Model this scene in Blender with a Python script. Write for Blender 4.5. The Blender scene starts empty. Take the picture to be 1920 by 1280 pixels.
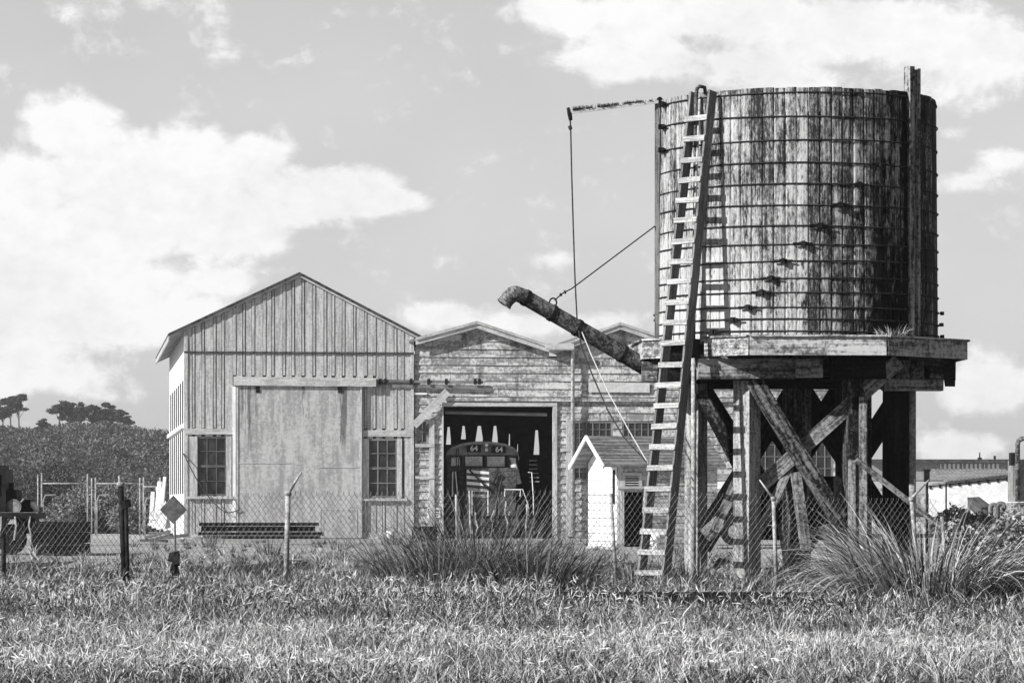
import bpy, math, random
import numpy as np
from mathutils import Vector, Matrix, Euler
random.seed(7)
RNG = np.random.default_rng(11)
SC = bpy.context.scene
COL = SC.collection
R = math.radians

# ------------------------------------------------------------------ camera
FPX, HZ, EYE = 6500.0, 939.0, 1.5          # focal length and horizon in photo pixels, eye height in metres
cam = bpy.data.cameras.new('camera')
cam.sensor_width = 36.0
cam.lens = FPX / 1920.0 * 36.0
cam.shift_y = (HZ - 640.0) / 1920.0
cam.clip_start, cam.clip_end = 0.5, 20000.0
cam_o = bpy.data.objects.new('camera', cam)
COL.objects.link(cam_o)
cam_o.location = (0, 0, EYE)
cam_o.rotation_euler = (R(90), 0, 0)
SC.camera = cam_o

# ------------------------------------------------------------------ light and exposure
SUN_EL, SUN_AZ = R(29), R(56)              # azimuth: to the left of the line from the scene to the camera
S = Vector((-math.sin(SUN_AZ) * math.cos(SUN_EL), -math.cos(SUN_AZ) * math.cos(SUN_EL), math.sin(SUN_EL)))
sun = bpy.data.lights.new('sun', 'SUN')
sun.energy = 5.0
sun.angle = R(0.5)
sun.color = (1.0, 0.995, 0.985)
sun_o = bpy.data.objects.new('sun', sun)
COL.objects.link(sun_o)
sun_o.rotation_euler = S.to_track_quat('Z', 'Y').to_euler()
SC.view_settings.view_transform = 'Standard'
SC.view_settings.look = 'None'
SC.view_settings.exposure = 0.22
SC.view_settings.gamma = 1.0
SC.cycles.max_bounces = 6
SC.cycles.diffuse_bounces = 3
SC.cycles.transparent_max_bounces = 12

# clouds: soft blobs placed by direction (units: 100 photo pixels of angle), broken up by noise
CLOUDS = [
    (150, 225, 140, 75, 1.1), (30, 330, 150, 80, .9), (330, 300, 230, 75, 1.2), (500, 285, 90, 60, .8), (620, 365, 210, 70, 1.2),
    (250, 400, 380, 110, 1.2), (60, 470, 320, 130, 1.0), (420, 440, 190, 60, .7), (400, 520, 120, 45, .9), (220, 570, 290, 80, 1.0),
    (40, 640, 260, 110, .9), (330, 610, 200, 60, .7), (130, 720, 220, 60, .5), (120, 540, 260, 90, .8), (210, 85, 120, 40, .42), (230, 15, 260, 50, .5), (720, 380, 110, 34, .8),
    (1560, 70, 460, 130, .45), (1120, 60, 220, 80, .4), (1830, 700, 160, 90, .5), (1000, 10, 170, 55, .7), (1300, 30, 380, 60, .8), (1180, 115, 150, 60, .95), (1340, 120, 260, 50, .75), (1480, 165, 190, 40, .7),
    (1720, 60, 280, 75, .95), (1860, 110, 170, 90, .8), (1780, 190, 130, 40, .5), (1880, 300, 90, 35, .8), (1800, 340, 110, 36, .8),
    (1790, 250, 50, 22, .45), (840, 592, 130, 36, 1.0), (1000, 612, 130, 30, .9), (1150, 600, 110, 30, .7), (940, 88, 50, 32, .42),
    (840, 487, 70, 34, .4), (1045, 490, 60, 24, .38), (1860, 740, 130, 60, .8), (1800, 840, 150, 40, .9), (1700, 800, 120, 50, .5),
]


def make_world():
    w = bpy.data.worlds.new('World')
    SC.world = w
    w.use_nodes = True
    nt = w.node_tree
    N, L = nt.nodes, nt.links
    N.clear()

    def math_(op, a, b=None, c=None, clamp=False):
        n = N.new('ShaderNodeMath'); n.operation = op; n.use_clamp = clamp
        for i, v in enumerate((a, b, c)):
            if v is None: continue
            if isinstance(v, (int, float)): n.inputs[i].default_value = v
            else: L.new(v, n.inputs[i])
        return n.outputs[0]
    tc = N.new('ShaderNodeTexCoord')
    sep = N.new('ShaderNodeSeparateXYZ'); L.new(tc.outputs['Generated'], sep.inputs[0])
    y = math_('MAXIMUM', sep.outputs[1], 0.02)
    X = math_('MULTIPLY', math_('DIVIDE', sep.outputs[0], y), FPX / 100)
    V = math_('MULTIPLY', math_('DIVIDE', sep.outputs[2], y), FPX / 100)
    comb = N.new('ShaderNodeCombineXYZ'); L.new(X, comb.inputs[0]); L.new(V, comb.inputs[1])

    def noise(scale, detail, rough=.55, vec=None, dist=0.0):
        n = N.new('ShaderNodeTexNoise'); n.inputs['Scale'].default_value = scale
        n.inputs['Detail'].default_value = detail; n.inputs['Roughness'].default_value = rough
        n.inputs['Distortion'].default_value = dist
        L.new(vec if vec is not None else tc.outputs['Generated'], n.inputs['Vector'])
        return n.outputs['Fac']
    st = N.new('ShaderNodeMapping'); st.inputs['Scale'].default_value = (1, 1, 1.35)
    L.new(tc.outputs['Generated'], st.inputs['Vector'])
    n1 = noise(46, 10, .62, st.outputs[0], .35)
    n2 = noise(130, 7, .62, st.outputs[0], .2)
    n3 = noise(22, 5, .5, st.outputs[0])
    acc = None
    for cx, cy, rx, ry, s in CLOUDS:
        m = N.new('ShaderNodeMapping'); m.vector_type = 'TEXTURE'
        m.inputs['Location'].default_value = ((cx - 960) / 100, (HZ - cy) / 100, 0)
        m.inputs['Scale'].default_value = (rx / 100, ry / 100, 1)
        L.new(comb.outputs[0], m.inputs['Vector'])
        g = N.new('ShaderNodeTexGradient'); g.gradient_type = 'SPHERICAL'; L.new(m.outputs[0], g.inputs[0])
        acc = math_('MULTIPLY', g.outputs['Fac'], s) if acc is None else math_('MULTIPLY_ADD', g.outputs['Fac'], s, acc)
    acc = math_('MINIMUM', acc, .8)
    d = math_('MULTIPLY_ADD', math_('SUBTRACT', n1, .5), 1.75, acc)
    d = math_('MULTIPLY_ADD', math_('SUBTRACT', n2, .5), .75, d)
    mr = N.new('ShaderNodeMapRange'); mr.interpolation_type = 'SMOOTHSTEP'
    mr.inputs['From Min'].default_value = .08; mr.inputs['From Max'].default_value = .60
    L.new(d, mr.inputs['Value'])
    cloud = mr.outputs[0]
    sky = N.new('ShaderNodeTexSky'); sky.sky_type = 'NISHITA'; sky.sun_disc = False
    sky.sun_elevation = SUN_EL
    sky.sun_rotation = math.atan2(S.x, S.y)
    sky.air_density = 1.0; sky.dust_density = 1.2; sky.ozone_density = 1.0
    bw = N.new('ShaderNodeRGBToBW'); L.new(sky.outputs[0], bw.inputs[0])
    # black-and-white sky, flattened towards the even grey of the photograph near the horizon
    haze = N.new('ShaderNodeMapRange'); haze.interpolation_type = 'SMOOTHSTEP'
    for k_, x_ in zip(('From Min', 'From Max', 'To Min', 'To Max'), (.11, .34, HORIZON_HAZE, 0.0)): haze.inputs[k_].default_value = x_
    L.new(sep.outputs[2], haze.inputs['Value'])
    base = math_('MINIMUM', math_('ADD', math_('MULTIPLY', bw.outputs[0], SKY_GAIN), haze.outputs[0]), SKY_CAP)
    base = math_('MULTIPLY', base, math_('MULTIPLY_ADD', math_('SUBTRACT', n3, .5), .16, 1.0))
    shade = math_('MULTIPLY_ADD', math_('SUBTRACT', n3, .5), 3.4, 8.3)
    shade = math_('MULTIPLY_ADD', math_('SUBTRACT', n2, .5), 2.2, shade)
    shade = math_('MINIMUM', shade, 8.6)
    mix = N.new('ShaderNodeMix'); mix.data_type = 'FLOAT'
    L.new(cloud, mix.inputs[0]); L.new(base, mix.inputs[2]); L.new(shade, mix.inputs[3])
    bg = N.new('ShaderNodeBackground'); bg.inputs['Strength'].default_value = 0.1
    L.new(mix.outputs[0], bg.inputs['Color'])
    out = N.new('ShaderNodeOutputWorld'); L.new(bg.outputs[0], out.inputs[0])


SKY_GAIN, SKY_CAP, HORIZON_HAZE = .46, 6.3, 3.5
make_world()


# ------------------------------------------------------------------ helpers
def wpt(px, py, d):
    return Vector(((px - 960) / FPX * d, d, EYE + (HZ - py) / FPX * d))


def gpt(px, d, z=0.0):
    return Vector(((px - 960) / FPX * d, d, z))


MATS = {}


def new_mat(name):
    m = bpy.data.materials.new(name); m.use_nodes = True
    MATS[name] = m
    nt = m.node_tree
    b = nt.nodes['Principled BSDF']
    b.inputs['Roughness'].default_value = .85
    b.inputs['Specular IOR Level'].default_value = .12
    return m, nt, b


def _math(nt, op, a, b=None, c=None, clamp=False):
    n = nt.nodes.new('ShaderNodeMath'); n.operation = op; n.use_clamp = clamp
    for i, v in enumerate((a, b, c)):
        if v is None: continue
        if isinstance(v, (int, float)): n.inputs[i].default_value = v
        else: nt.links.new(v, n.inputs[i])
    return n.outputs[0]


def _noise(nt, vec, scale, detail=5, rough=.6, dist=0):
    n = nt.nodes.new('ShaderNodeTexNoise'); n.inputs['Scale'].default_value = scale
    n.inputs['Detail'].default_value = detail; n.inputs['Roughness'].default_value = rough
    n.inputs['Distortion'].default_value = dist
    nt.links.new(vec, n.inputs['Vector'])
    return n.outputs['Fac']


def _map(nt, vec, scale, loc=(0, 0, 0)):
    n = nt.nodes.new('ShaderNodeMapping'); n.inputs['Scale'].default_value = scale
    n.inputs['Location'].default_value = loc
    nt.links.new(vec, n.inputs['Vector'])
    return n.outputs[0]


def _range(nt, v, a, b, c=0.0, d=1.0, smooth=True):
    n = nt.nodes.new('ShaderNodeMapRange')
    if smooth: n.interpolation_type = 'SMOOTHSTEP'
    for k, x in zip(('From Min', 'From Max', 'To Min', 'To Max'), (a, b, c, d)): n.inputs[k].default_value = x
    nt.links.new(v, n.inputs['Value'])
    return n.outputs[0]


def _bump(nt, b, h, strength, dist=.02):
    n = nt.nodes.new('ShaderNodeBump'); n.inputs['Strength'].default_value = strength
    n.inputs['Distance'].default_value = dist
    nt.links.new(h, n.inputs['Height']); nt.links.new(n.outputs[0], b.inputs['Normal'])


def wood(name, dark, light, su=1.4, sv=26, patch=.5, speck=18, speck_amt=.5, bump=.5, stain=None, lo=.32, hi=.68):
    """Weathered timber: grain along the board (UV u), slow patches, fine speckle, optional dark stains."""
    m, nt, b = new_mat(name)
    uv = nt.nodes.new('ShaderNodeUVMap').outputs[0]
    tc = nt.nodes.new('ShaderNodeTexCoord').outputs['Object']
    g = _noise(nt, _map(nt, uv, (su, sv, 1)), 1.0, 6, .65, .3)
    p = _noise(nt, _map(nt, uv, (.5, 2.2, 1)), 1.0, 4, .6)
    s = _noise(nt, tc, speck, 3, .7)
    v = _math(nt, 'MULTIPLY_ADD', _math(nt, 'SUBTRACT', p, .5), patch * 1.4, g)
    v = _math(nt, 'MULTIPLY_ADD', _math(nt, 'SUBTRACT', s, .5), speck_amt, v)
    v = _range(nt, v, lo, hi)
    col = _math(nt, 'MULTIPLY_ADD', v, light - dark, dark)
    if stain:
        sc, thr, dk = stain
        q = _noise(nt, _map(nt, tc, (1.6, 1.6, .55)), sc, 6, .65, .4)
        q = _math(nt, 'MULTIPLY_ADD', _math(nt, 'SUBTRACT', g, .5), .35, q)
        q = _range(nt, q, thr - .04, thr + .08)
        col = _math(nt, 'MULTIPLY', col, _math(nt, 'MULTIPLY_ADD', q, dk - 1.0, 1.0))
    cc = nt.nodes.new('ShaderNodeCombineColor')
    for i in range(3): nt.links.new(col, cc.inputs[i])
    nt.links.new(cc.outputs[0], b.inputs['Base Color'])
    if bump: _bump(nt, b, _math(nt, 'ADD', g, _math(nt, 'MULTIPLY', s, .5)), bump)
    return m


def rough_mat(name, dark, light, scale=6, detail=6, lo=.35, hi=.65, rough=.9, bump=.3, metal=0, fine=0, bdist=.02):
    m, nt, b = new_mat(name)
    tc = nt.nodes.new('ShaderNodeTexCoord').outputs['Object']
    g = _noise(nt, tc, scale, detail, .65)
    v = g
    if fine:
        v = _math(nt, 'MULTIPLY_ADD', _math(nt, 'SUBTRACT', _noise(nt, tc, fine, 3, .7), .5), .9, v)
    v = _range(nt, v, lo, hi)
    col = _math(nt, 'MULTIPLY_ADD', v, light - dark, dark)
    cc = nt.nodes.new('ShaderNodeCombineColor')
    for i in range(3): nt.links.new(col, cc.inputs[i])
    nt.links.new(cc.outputs[0], b.inputs['Base Color'])
    b.inputs['Roughness'].default_value = rough
    b.inputs['Metallic'].default_value = metal
    if bump: _bump(nt, b, g, bump, bdist)
    return m


def toned(name, gain=1.0, base=0.0, transl=0.0):
    """Foliage: grey value carried per leaf or blade by the point attribute «tone»."""
    m, nt, b = new_mat(name)
    a = nt.nodes.new('ShaderNodeAttribute'); a.attribute_name = 'tone'
    v = _math(nt, 'MULTIPLY_ADD', a.outputs['Fac'], gain, base)
    cc = nt.nodes.new('ShaderNodeCombineColor')
    for i in range(3): nt.links.new(v, cc.inputs[i])
    nt.links.new(cc.outputs[0], b.inputs['Base Color'])
    b.inputs['Roughness'].default_value = .7
    if transl:
        t = nt.nodes.new('ShaderNodeBsdfTranslucent'); nt.links.new(cc.outputs[0], t.inputs[0])
        mx = nt.nodes.new('ShaderNodeMixShader'); mx.inputs[0].default_value = transl
        nt.links.new(b.outputs[0], mx.inputs[1]); nt.links.new(t.outputs[0], mx.inputs[2])
        nt.links.new(mx.outputs[0], nt.nodes['Material Output'].inputs[0])
    return m


class MB:
    """Collects shapes in world coordinates; build() links them as ONE mesh object under a parent."""
    def __init__(s): s.v, s.f, s.uv = [], [], []

    def quad_strip(s, vs, faces, uvs):
        o = len(s.v); s.v += [Vector(v) for v in vs]
        for f, u in zip(faces, uvs):
            s.f.append([o + i for i in f]); s.uv.append(u)

    def hexa(s, c, grain=None):
        """c: eight corners, bottom four then top four, each counter-clockwise; grain: 0,1,2 edge direction or None = longest."""
        c = [Vector(p) for p in c]
        e = [c[1] - c[0], c[3] - c[0], c[4] - c[0]]
        ln = [x.length for x in e]
        if grain is None: grain = max(range(3), key=lambda i: ln[i])
        g = e[grain].normalized() if ln[grain] > 1e-9 else Vector((0, 0, 1))
        off = (random.uniform(0, 90), random.uniform(0, 90))
        faces = [(0, 3, 2, 1), (4, 5, 6, 7), (0, 1, 5, 4), (1, 2, 6, 5), (2, 3, 7, 6), (3, 0, 4, 7)]
        uvs = []
        for f in faces:
            n = (c[f[1]] - c[f[0]]).cross(c[f[2]] - c[f[0]])
            t = g.cross(n)
            t = t.normalized() if t.length > 1e-9 else (c[f[1]] - c[f[0]]).normalized()
            uvs.append([((c[i] - c[0]).dot(g) + off[0], (c[i] - c[0]).dot(t) + off[1]) for i in f])
        s.quad_strip(c, faces, uvs)

    def box(s, cen, size, M=None, grain=None):
        M = M or Matrix.Identity(3)
        x, y, z = (k / 2 for k in size)
        cs = [(-x, -y, -z), (x, -y, -z), (x, y, -z), (-x, y, -z), (-x, -y, z), (x, -y, z), (x, y, z), (-x, y, z)]
        s.hexa([Vector(cen) + M @ Vector(p) for p in cs], grain)

    def beam(s, p0, p1, w, h, side=None, jitter=0):
        """Bar from p0 to p1: w across (along side), h the other way."""
        p0, p1 = Vector(p0), Vector(p1)
        d = (p1 - p0).normalized()
        if side is None: side = Vector((0, 0, 1)).cross(d) if abs(d.z) < .95 else Vector((1, 0, 0))
        side = Vector(side); side = (side - d * side.dot(d)).normalized()
        up = d.cross(side)
        j = lambda: Vector((random.uniform(-jitter, jitter), random.uniform(-jitter, jitter), random.uniform(-jitter, jitter))) if jitter else Vector()
        cs = []
        for p in (p0, p1):
            for a, b in ((-1, -1), (1, -1), (1, 1), (-1, 1)):
                cs.append(p + side * (a * w / 2) + up * (b * h / 2) + j())
        s.hexa(cs, 2)

    def tube(s, pts, r, n=8, cap=True, closed=False):
        pts = [Vector(p) for p in pts]
        k = len(pts)
        rs = r if isinstance(r, (list, tuple)) else [r] * k
        o = len(s.v); off = random.uniform(0, 50); ref = None; u = 0
        us = []
        for i in range(k):
            if closed: d = pts[(i + 1) % k] - pts[i - 1]
            else: d = pts[min(i + 1, k - 1)] - pts[max(i - 1, 0)]
            d.normalize()
            if ref is None: ref = Vector((0, 0, 1)) if abs(d.z) < .9 else Vector((1, 0, 0))
            a = (ref - d * ref.dot(d)).normalized(); b = d.cross(a); ref = a
            for q in range(n):
                t = 2 * math.pi * q / n
                s.v.append(pts[i] + (a * math.cos(t) + b * math.sin(t)) * rs[i])
            if i: u += (pts[i] - pts[i - 1]).length
            us.append(u)
        for i in range(k if closed else k - 1):
            i2 = (i + 1) % k
            for q in range(n):
                q2 = (q + 1) % n
                s.f.append([o + i * n + q, o + i * n + q2, o + i2 * n + q2, o + i2 * n + q])
                c0, c1 = q / n * 6.28 * rs[i], (q + 1) / n * 6.28 * rs[i]
                s.uv.append([(us[i] + off, c0), (us[i] + off, c1), (us[i2] + off, c1), (us[i2] + off, c0)])
        if cap and not closed:
            s.f.append([o + q for q in range(n)][::-1]); s.uv.append([(off, q * .01) for q in range(n)])
            s.f.append([o + (k - 1) * n + q for q in range(n)]); s.uv.append([(off, q * .01) for q in range(n)])

    def build(s, name, mat, parent=None, smooth=False):
        me = bpy.data.meshes.new(name)
        inv = PMAT[parent.name].inverted() if parent else Matrix.Identity(4)
        me.from_pydata([inv @ v for v in s.v], [], s.f)
        ul = me.uv_layers.new(name='UVMap')
        flat = [c for f in s.uv for p in f for c in p]
        ul.data.foreach_set('uv', flat)
        if smooth: me.polygons.foreach_set('use_smooth', [True] * len(me.polygons))
        me.materials.append(MATS[mat])
        o = bpy.data.objects.new(name, me)
        COL.objects.link(o)
        if parent:
            o.parent = parent; PMAT[o.name] = PMAT[parent.name]
        else: PMAT[o.name] = Matrix.Identity(4)
        return o


PMAT = {}


def tag(o, label, cat, group=None):
    o['label'] = label; o['category'] = cat
    if group: o['group'] = group
    return o


def thing(name, label, cat, loc=(0, 0, 0), rz=0.0, group=None):
    o = bpy.data.objects.new(name, None); COL.objects.link(o)
    o.empty_display_size = .3
    o.location = loc; o.rotation_euler = (0, 0, rz)
    PMAT[o.name] = Matrix.Translation(Vector(loc)) @ Matrix.Rotation(rz, 4, 'Z')
    return tag(o, label, cat, group)


def solo(name, mb, mat, label, cat, loc, group=None, smooth=False):
    """A thing that is one mesh: shapes given in world coordinates, origin moved to loc."""
    o = mb.build(name, mat, None, smooth)
    o.data.transform(Matrix.Translation(-Vector(loc))); o.location = loc
    PMAT[o.name] = Matrix.Translation(Vector(loc))
    return tag(o, label, cat, group)


def np_mesh(name, verts, faces, mat, tone=None, parent=None, loc=None):
    me = bpy.data.meshes.new(name)
    verts = np.asarray(verts, dtype=np.float32)
    if parent is not None:
        M = np.array(PMAT[parent.name].inverted()); verts = verts @ M[:3, :3].T.astype(np.float32) + M[:3, 3].astype(np.float32)
    elif loc is not None: verts = verts - np.array(loc, dtype=np.float32)
    faces = np.asarray(faces, dtype=np.int32)
    nf, k = faces.shape
    me.vertices.add(len(verts)); me.vertices.foreach_set('co', verts.ravel())
    me.loops.add(nf * k); me.loops.foreach_set('vertex_index', faces.ravel())
    me.polygons.add(nf)
    me.polygons.foreach_set('loop_start', np.arange(0, nf * k, k, dtype=np.int32))
    me.polygons.foreach_set('loop_total', np.full(nf, k, dtype=np.int32))
    me.update(calc_edges=True)
    if tone is not None:
        a = me.attributes.new('tone', 'FLOAT', 'POINT'); a.data.foreach_set('value', np.asarray(tone, dtype=np.float32))
    me.materials.append(MATS[mat])
    o = bpy.data.objects.new(name, me); COL.objects.link(o)
    if parent is not None: o.parent = parent; PMAT[o.name] = PMAT[parent.name]
    elif loc is not None: o.location = loc
    return o


def blades(P, az, L, th0, th1, width, segs, tone, spread=.9, power=1.0):
    """Grass blades: base P, heading az, length L; the angle from upright runs th0 -> th0+th1."""
    n = len(P)
    sa = RNG.normal(0, spread, n)
    side = np.stack([np.cos(sa), np.sin(sa), RNG.normal(0, .25, n)], 1)
    pos = P.copy(); rows = []; tr = []
    hx, hy = np.cos(az), np.sin(az)
    for i in range(segs + 1):
        t = i / segs
        w = width * (1 - .92 * t ** 1.5) * .5
        rows.append(pos - side * w[:, None]); rows.append(pos + side * w[:, None])
        tr.append(tone); tr.append(tone)
        th = th0 + th1 * (t + .5 / segs) ** power
        ds = L / segs
        pos = pos + np.stack([hx * np.sin(th) * ds, hy * np.sin(th) * ds, np.cos(th) * ds], 1)
    V = np.stack(rows, 1).reshape(-1, 3)
    T = np.stack(tr, 1).reshape(-1)
    k = 2 * (segs + 1)
    base = (np.arange(n) * k)[:, None]
    F = np.concatenate([base + np.array([[2 * i, 2 * i + 1, 2 * i + 3, 2 * i + 2]]) for i in range(segs)], 0)
    return V, F, T


def leaf_cloud(ells, n, size, tone_lo, tone_hi, hollow=.55):
    """n leaf clumps spread through ellipsoids (cx,cy,cz,rx,ry,rz)."""
    ells = np.array(ells, dtype=float)
    vol = ells[:, 3] * ells[:, 4] * ells[:, 5]
    idx = RNG.choice(len(ells), n, p=vol / vol.sum())
    d = RNG.normal(size=(n, 3)); d /= np.linalg.norm(d, axis=1)[:, None]
    r = (hollow ** 3 + (1 - hollow ** 3) * RNG.random(n)) ** (1 / 3) * RNG.normal(1, .07, n)
    e = ells[idx]
    C = e[:, :3] + d * r[:, None] * e[:, 3:]
    a = RNG.normal(size=(n, 3)); a /= np.linalg.norm(a, axis=1)[:, None]
    b = np.cross(a, RNG.normal(size=(n, 3))); b /= np.linalg.norm(b, axis=1)[:, None]
    s = size * RNG.uniform(.5, 1.4, n)[:, None]
    V = np.stack([C - a * s, C + b * s * .45, C + a * s, C - b * s * .45], 1).reshape(-1, 3)
    F = (np.arange(n) * 4)[:, None] + np.arange(4)[None]
    t = np.repeat(RNG.uniform(tone_lo, tone_hi, n), 4)
    return V, F, t


def join_np(parts):
    V, F, T = [], [], []; o = 0
    for v, f, t in parts:
        V.append(v); F.append(f + o); T.append(t); o += len(v)
    return np.concatenate(V), np.concatenate(F), np.concatenate(T)


# ------------------------------------------------------------------ materials
wood('tower_timber', .008, .26, su=1.2, sv=14, patch=.7, speck=16, speck_amt=.9, lo=.40, hi=.88)
wood('front_timber', .05, .42, su=1.2, sv=16, patch=.5, speck=14, speck_amt=.8, lo=.32, hi=.72)
wood('dark_timber', .003, .028, su=1.2, sv=14, patch=.5, speck=16, speck_amt=.8, lo=.35, hi=.8)  # creosoted wood; in the trestle it also carries the shade under the deck
wood('fascia_timber', .10, .62, su=1.3, sv=12, patch=.6, speck=12, speck_amt=.8, stain=(1.6, .60, .25))
wood('post_sunlit', .13, .50, su=1.2, sv=12, patch=.4, speck=20, speck_amt=.8, lo=.3, hi=.7)  # paler trestle timber: sunlight on the two front posts put into the colour
wood('ladder_wood', .26, .58, su=2, sv=30, patch=.4, speck=24, speck_amt=.6)
wood('post_pale', .42, .66, su=1.2, sv=12, patch=.4, speck=10, speck_amt=.6)
wood('dark_sash', .05, .16, su=1.5, sv=30, patch=.4, speck=20, speck_amt=.4)
wood('rail_wood', .10, .30, su=1.5, sv=30, patch=.4, speck=20, speck_amt=.4)
wood('shed_board', .31, .57, su=1.0, sv=12, patch=.35, speck=9, speck_amt=.7, bump=.2)
wood('shed_side', .62, .86, su=1.0, sv=12, patch=.3, speck=9, speck_amt=.4, bump=.1)  # front wall's boards made paler: full sun put into the colour
wood('shed_batten', .28, .54, su=1.0, sv=12, patch=.4, speck=9, speck_amt=.5, bump=.2)
wood('trim', .34, .60, su=1.3, sv=14, patch=.4, speck=9, speck_amt=.5, bump=.2)
wood('siding', .22, .60, su=.8, sv=6, patch=.7, speck=9, speck_amt=1.1, bump=.3, stain=(1.3, .58, .45))
wood('roof_shingle', .10, .28, su=.8, sv=12, patch=.5, speck=7, speck_amt=.6)
wood('white_wall', .62, .88, su=1, sv=8, patch=.5, speck=9, speck_amt=.8, bump=.2, lo=.22, hi=.5)
def door_mat():
    m = wood('door_panel', .30, .50, su=.5, sv=3.5, patch=.35, speck=9, speck_amt=.9, bump=.12)
    nt = m.node_tree; b = nt.nodes['Principled BSDF']
    src = b.inputs['Base Color'].links[0].from_socket
    tc = nt.nodes.new('ShaderNodeTexCoord').outputs['Object']
    sp = nt.nodes.new('ShaderNodeSeparateXYZ'); nt.links.new(tc, sp.inputs[0])
    st = _noise(nt, _map(nt, tc, (4.5, 4.5, .35)), 1, 5, .65)
    tot = None
    for xc, wd, zt in ((1.72, .42, 6.0), (-1.95, .55, 6.4), (.2, .12, 4.9)):
        k = _range(nt, _math(nt, 'ABSOLUTE', _math(nt, 'SUBTRACT', sp.outputs[0], xc)), wd, 0)
        k = _math(nt, 'MULTIPLY', k, _range(nt, sp.outputs[2], 1.6, zt))
        tot = k if tot is None else _math(nt, 'MAXIMUM', tot, k)
    q = _range(nt, _math(nt, 'MULTIPLY', tot, _range(nt, st, .35, .62)), .12, .55, 1.0, .38)
    mx = nt.nodes.new('ShaderNodeVectorMath'); mx.operation = 'SCALE'
    nt.links.new(src, mx.inputs[0]); nt.links.new(q, mx.inputs['Scale'])
    nt.links.new(mx.outputs[0], b.inputs['Base Color'])


door_mat()
rough_mat('roof_dark', .03, .09, 3, fine=12)
rough_mat('iron', .006, .028, 9, rough=.65, bump=.2)
rough_mat('hoop_iron', .012, .05, 12, rough=.7, bump=.2)
rough_mat('rusty_pipe', .03, .36, 5, fine=22, lo=.34, hi=.85, bump=.2)
rough_mat('gate_pipe', .2, .42, 5, fine=16, rough=.6)
rough_mat('light_pipe', .25, .55, 5, fine=16, rough=.6)
rough_mat('wire', .14, .26, 8, rough=.42, bump=0, metal=.92)
rough_mat('galvanised', .22, .5, 5, fine=20, rough=.6)
rough_mat('soil', .015, .07, .7, fine=9, lo=.3, hi=.75, bump=.5, bdist=.05)
rough_mat('gravel', .30, .52, .25, fine=7, lo=.3, hi=.7, bump=.3, bdist=.03)
rough_mat('interior', .012, .03, 2)  # near black: shade inside the buildings put into the colour
rough_mat('white_paint', .72, .88, 3, rough=.6, bump=0)
rough_mat('grey_paint', .2, .34, 4, fine=12, rough=.6)
rough_mat('dull_paint', .04, .13, 5, fine=14, rough=.6)
rough_mat('black_paint', .008, .02, 4, rough=.55)
rough_mat('sign_board', .50, .64, 3, fine=10, rough=.8)
rough_mat('cab_reflection', .55, .8, 4, fine=9, rough=.25)  # opaque pale panes: the glass reflection is put into the colour
rough_mat('hill_earth', .05, .13, .02, fine=.2, bump=0)
rough_mat('rope_fibre', .03, .08, 20)
rough_mat('pale_rope', .5, .7, 20)
rough_mat('bark', .05, .16, 2)
rough_mat('pale_roof', .16, .34, .5, fine=3)
rough_mat('concrete', .66, .85, .4, fine=3)
toned('grass_blade', 1.0, 0.0, .12)
toned('leaf', 1.0, 0.0, .1)


def glass_mat():
    m = bpy.data.materials.new('window_glass'); m.use_nodes = True; MATS['window_glass'] = m
    nt = m.node_tree; nt.nodes.clear()
    tr = nt.nodes.new('ShaderNodeBsdfTransparent'); tr.inputs[0].default_value = (.55, .55, .55, 1)
    gl = nt.nodes.new('ShaderNodeBsdfGlossy'); gl.inputs[0].default_value = (.8, .8, .8, 1); gl.inputs['Roughness'].default_value = .12
    df = nt.nodes.new('ShaderNodeBsdfDiffuse')
    tc = nt.nodes.new('ShaderNodeTexCoord').outputs['Object']
    v = _range(nt, _noise(nt, tc, 2.5, 5, .6), .3, .8, .015, .12)
    cc = nt.nodes.new('ShaderNodeCombineColor')
    for i in range(3): nt.links.new(v, cc.inputs[i])
    nt.links.new(cc.outputs[0], df.inputs[0])
    m1 = nt.nodes.new('ShaderNodeMixShader'); m1.inputs[0].default_value = .10
    m2 = nt.nodes.new('ShaderNodeMixShader'); m2.inputs[0].default_value = .45
    nt.links.new(tr.outputs[0], m1.inputs[1]); nt.links.new(gl.outputs[0], m1.inputs[2])
    nt.links.new(m1.outputs[0], m2.inputs[1]); nt.links.new(df.outputs[0], m2.inputs[2])
    out = nt.nodes.new('ShaderNodeOutputMaterial'); nt.links.new(m2.outputs[0], out.inputs[0])


glass_mat()


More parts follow.
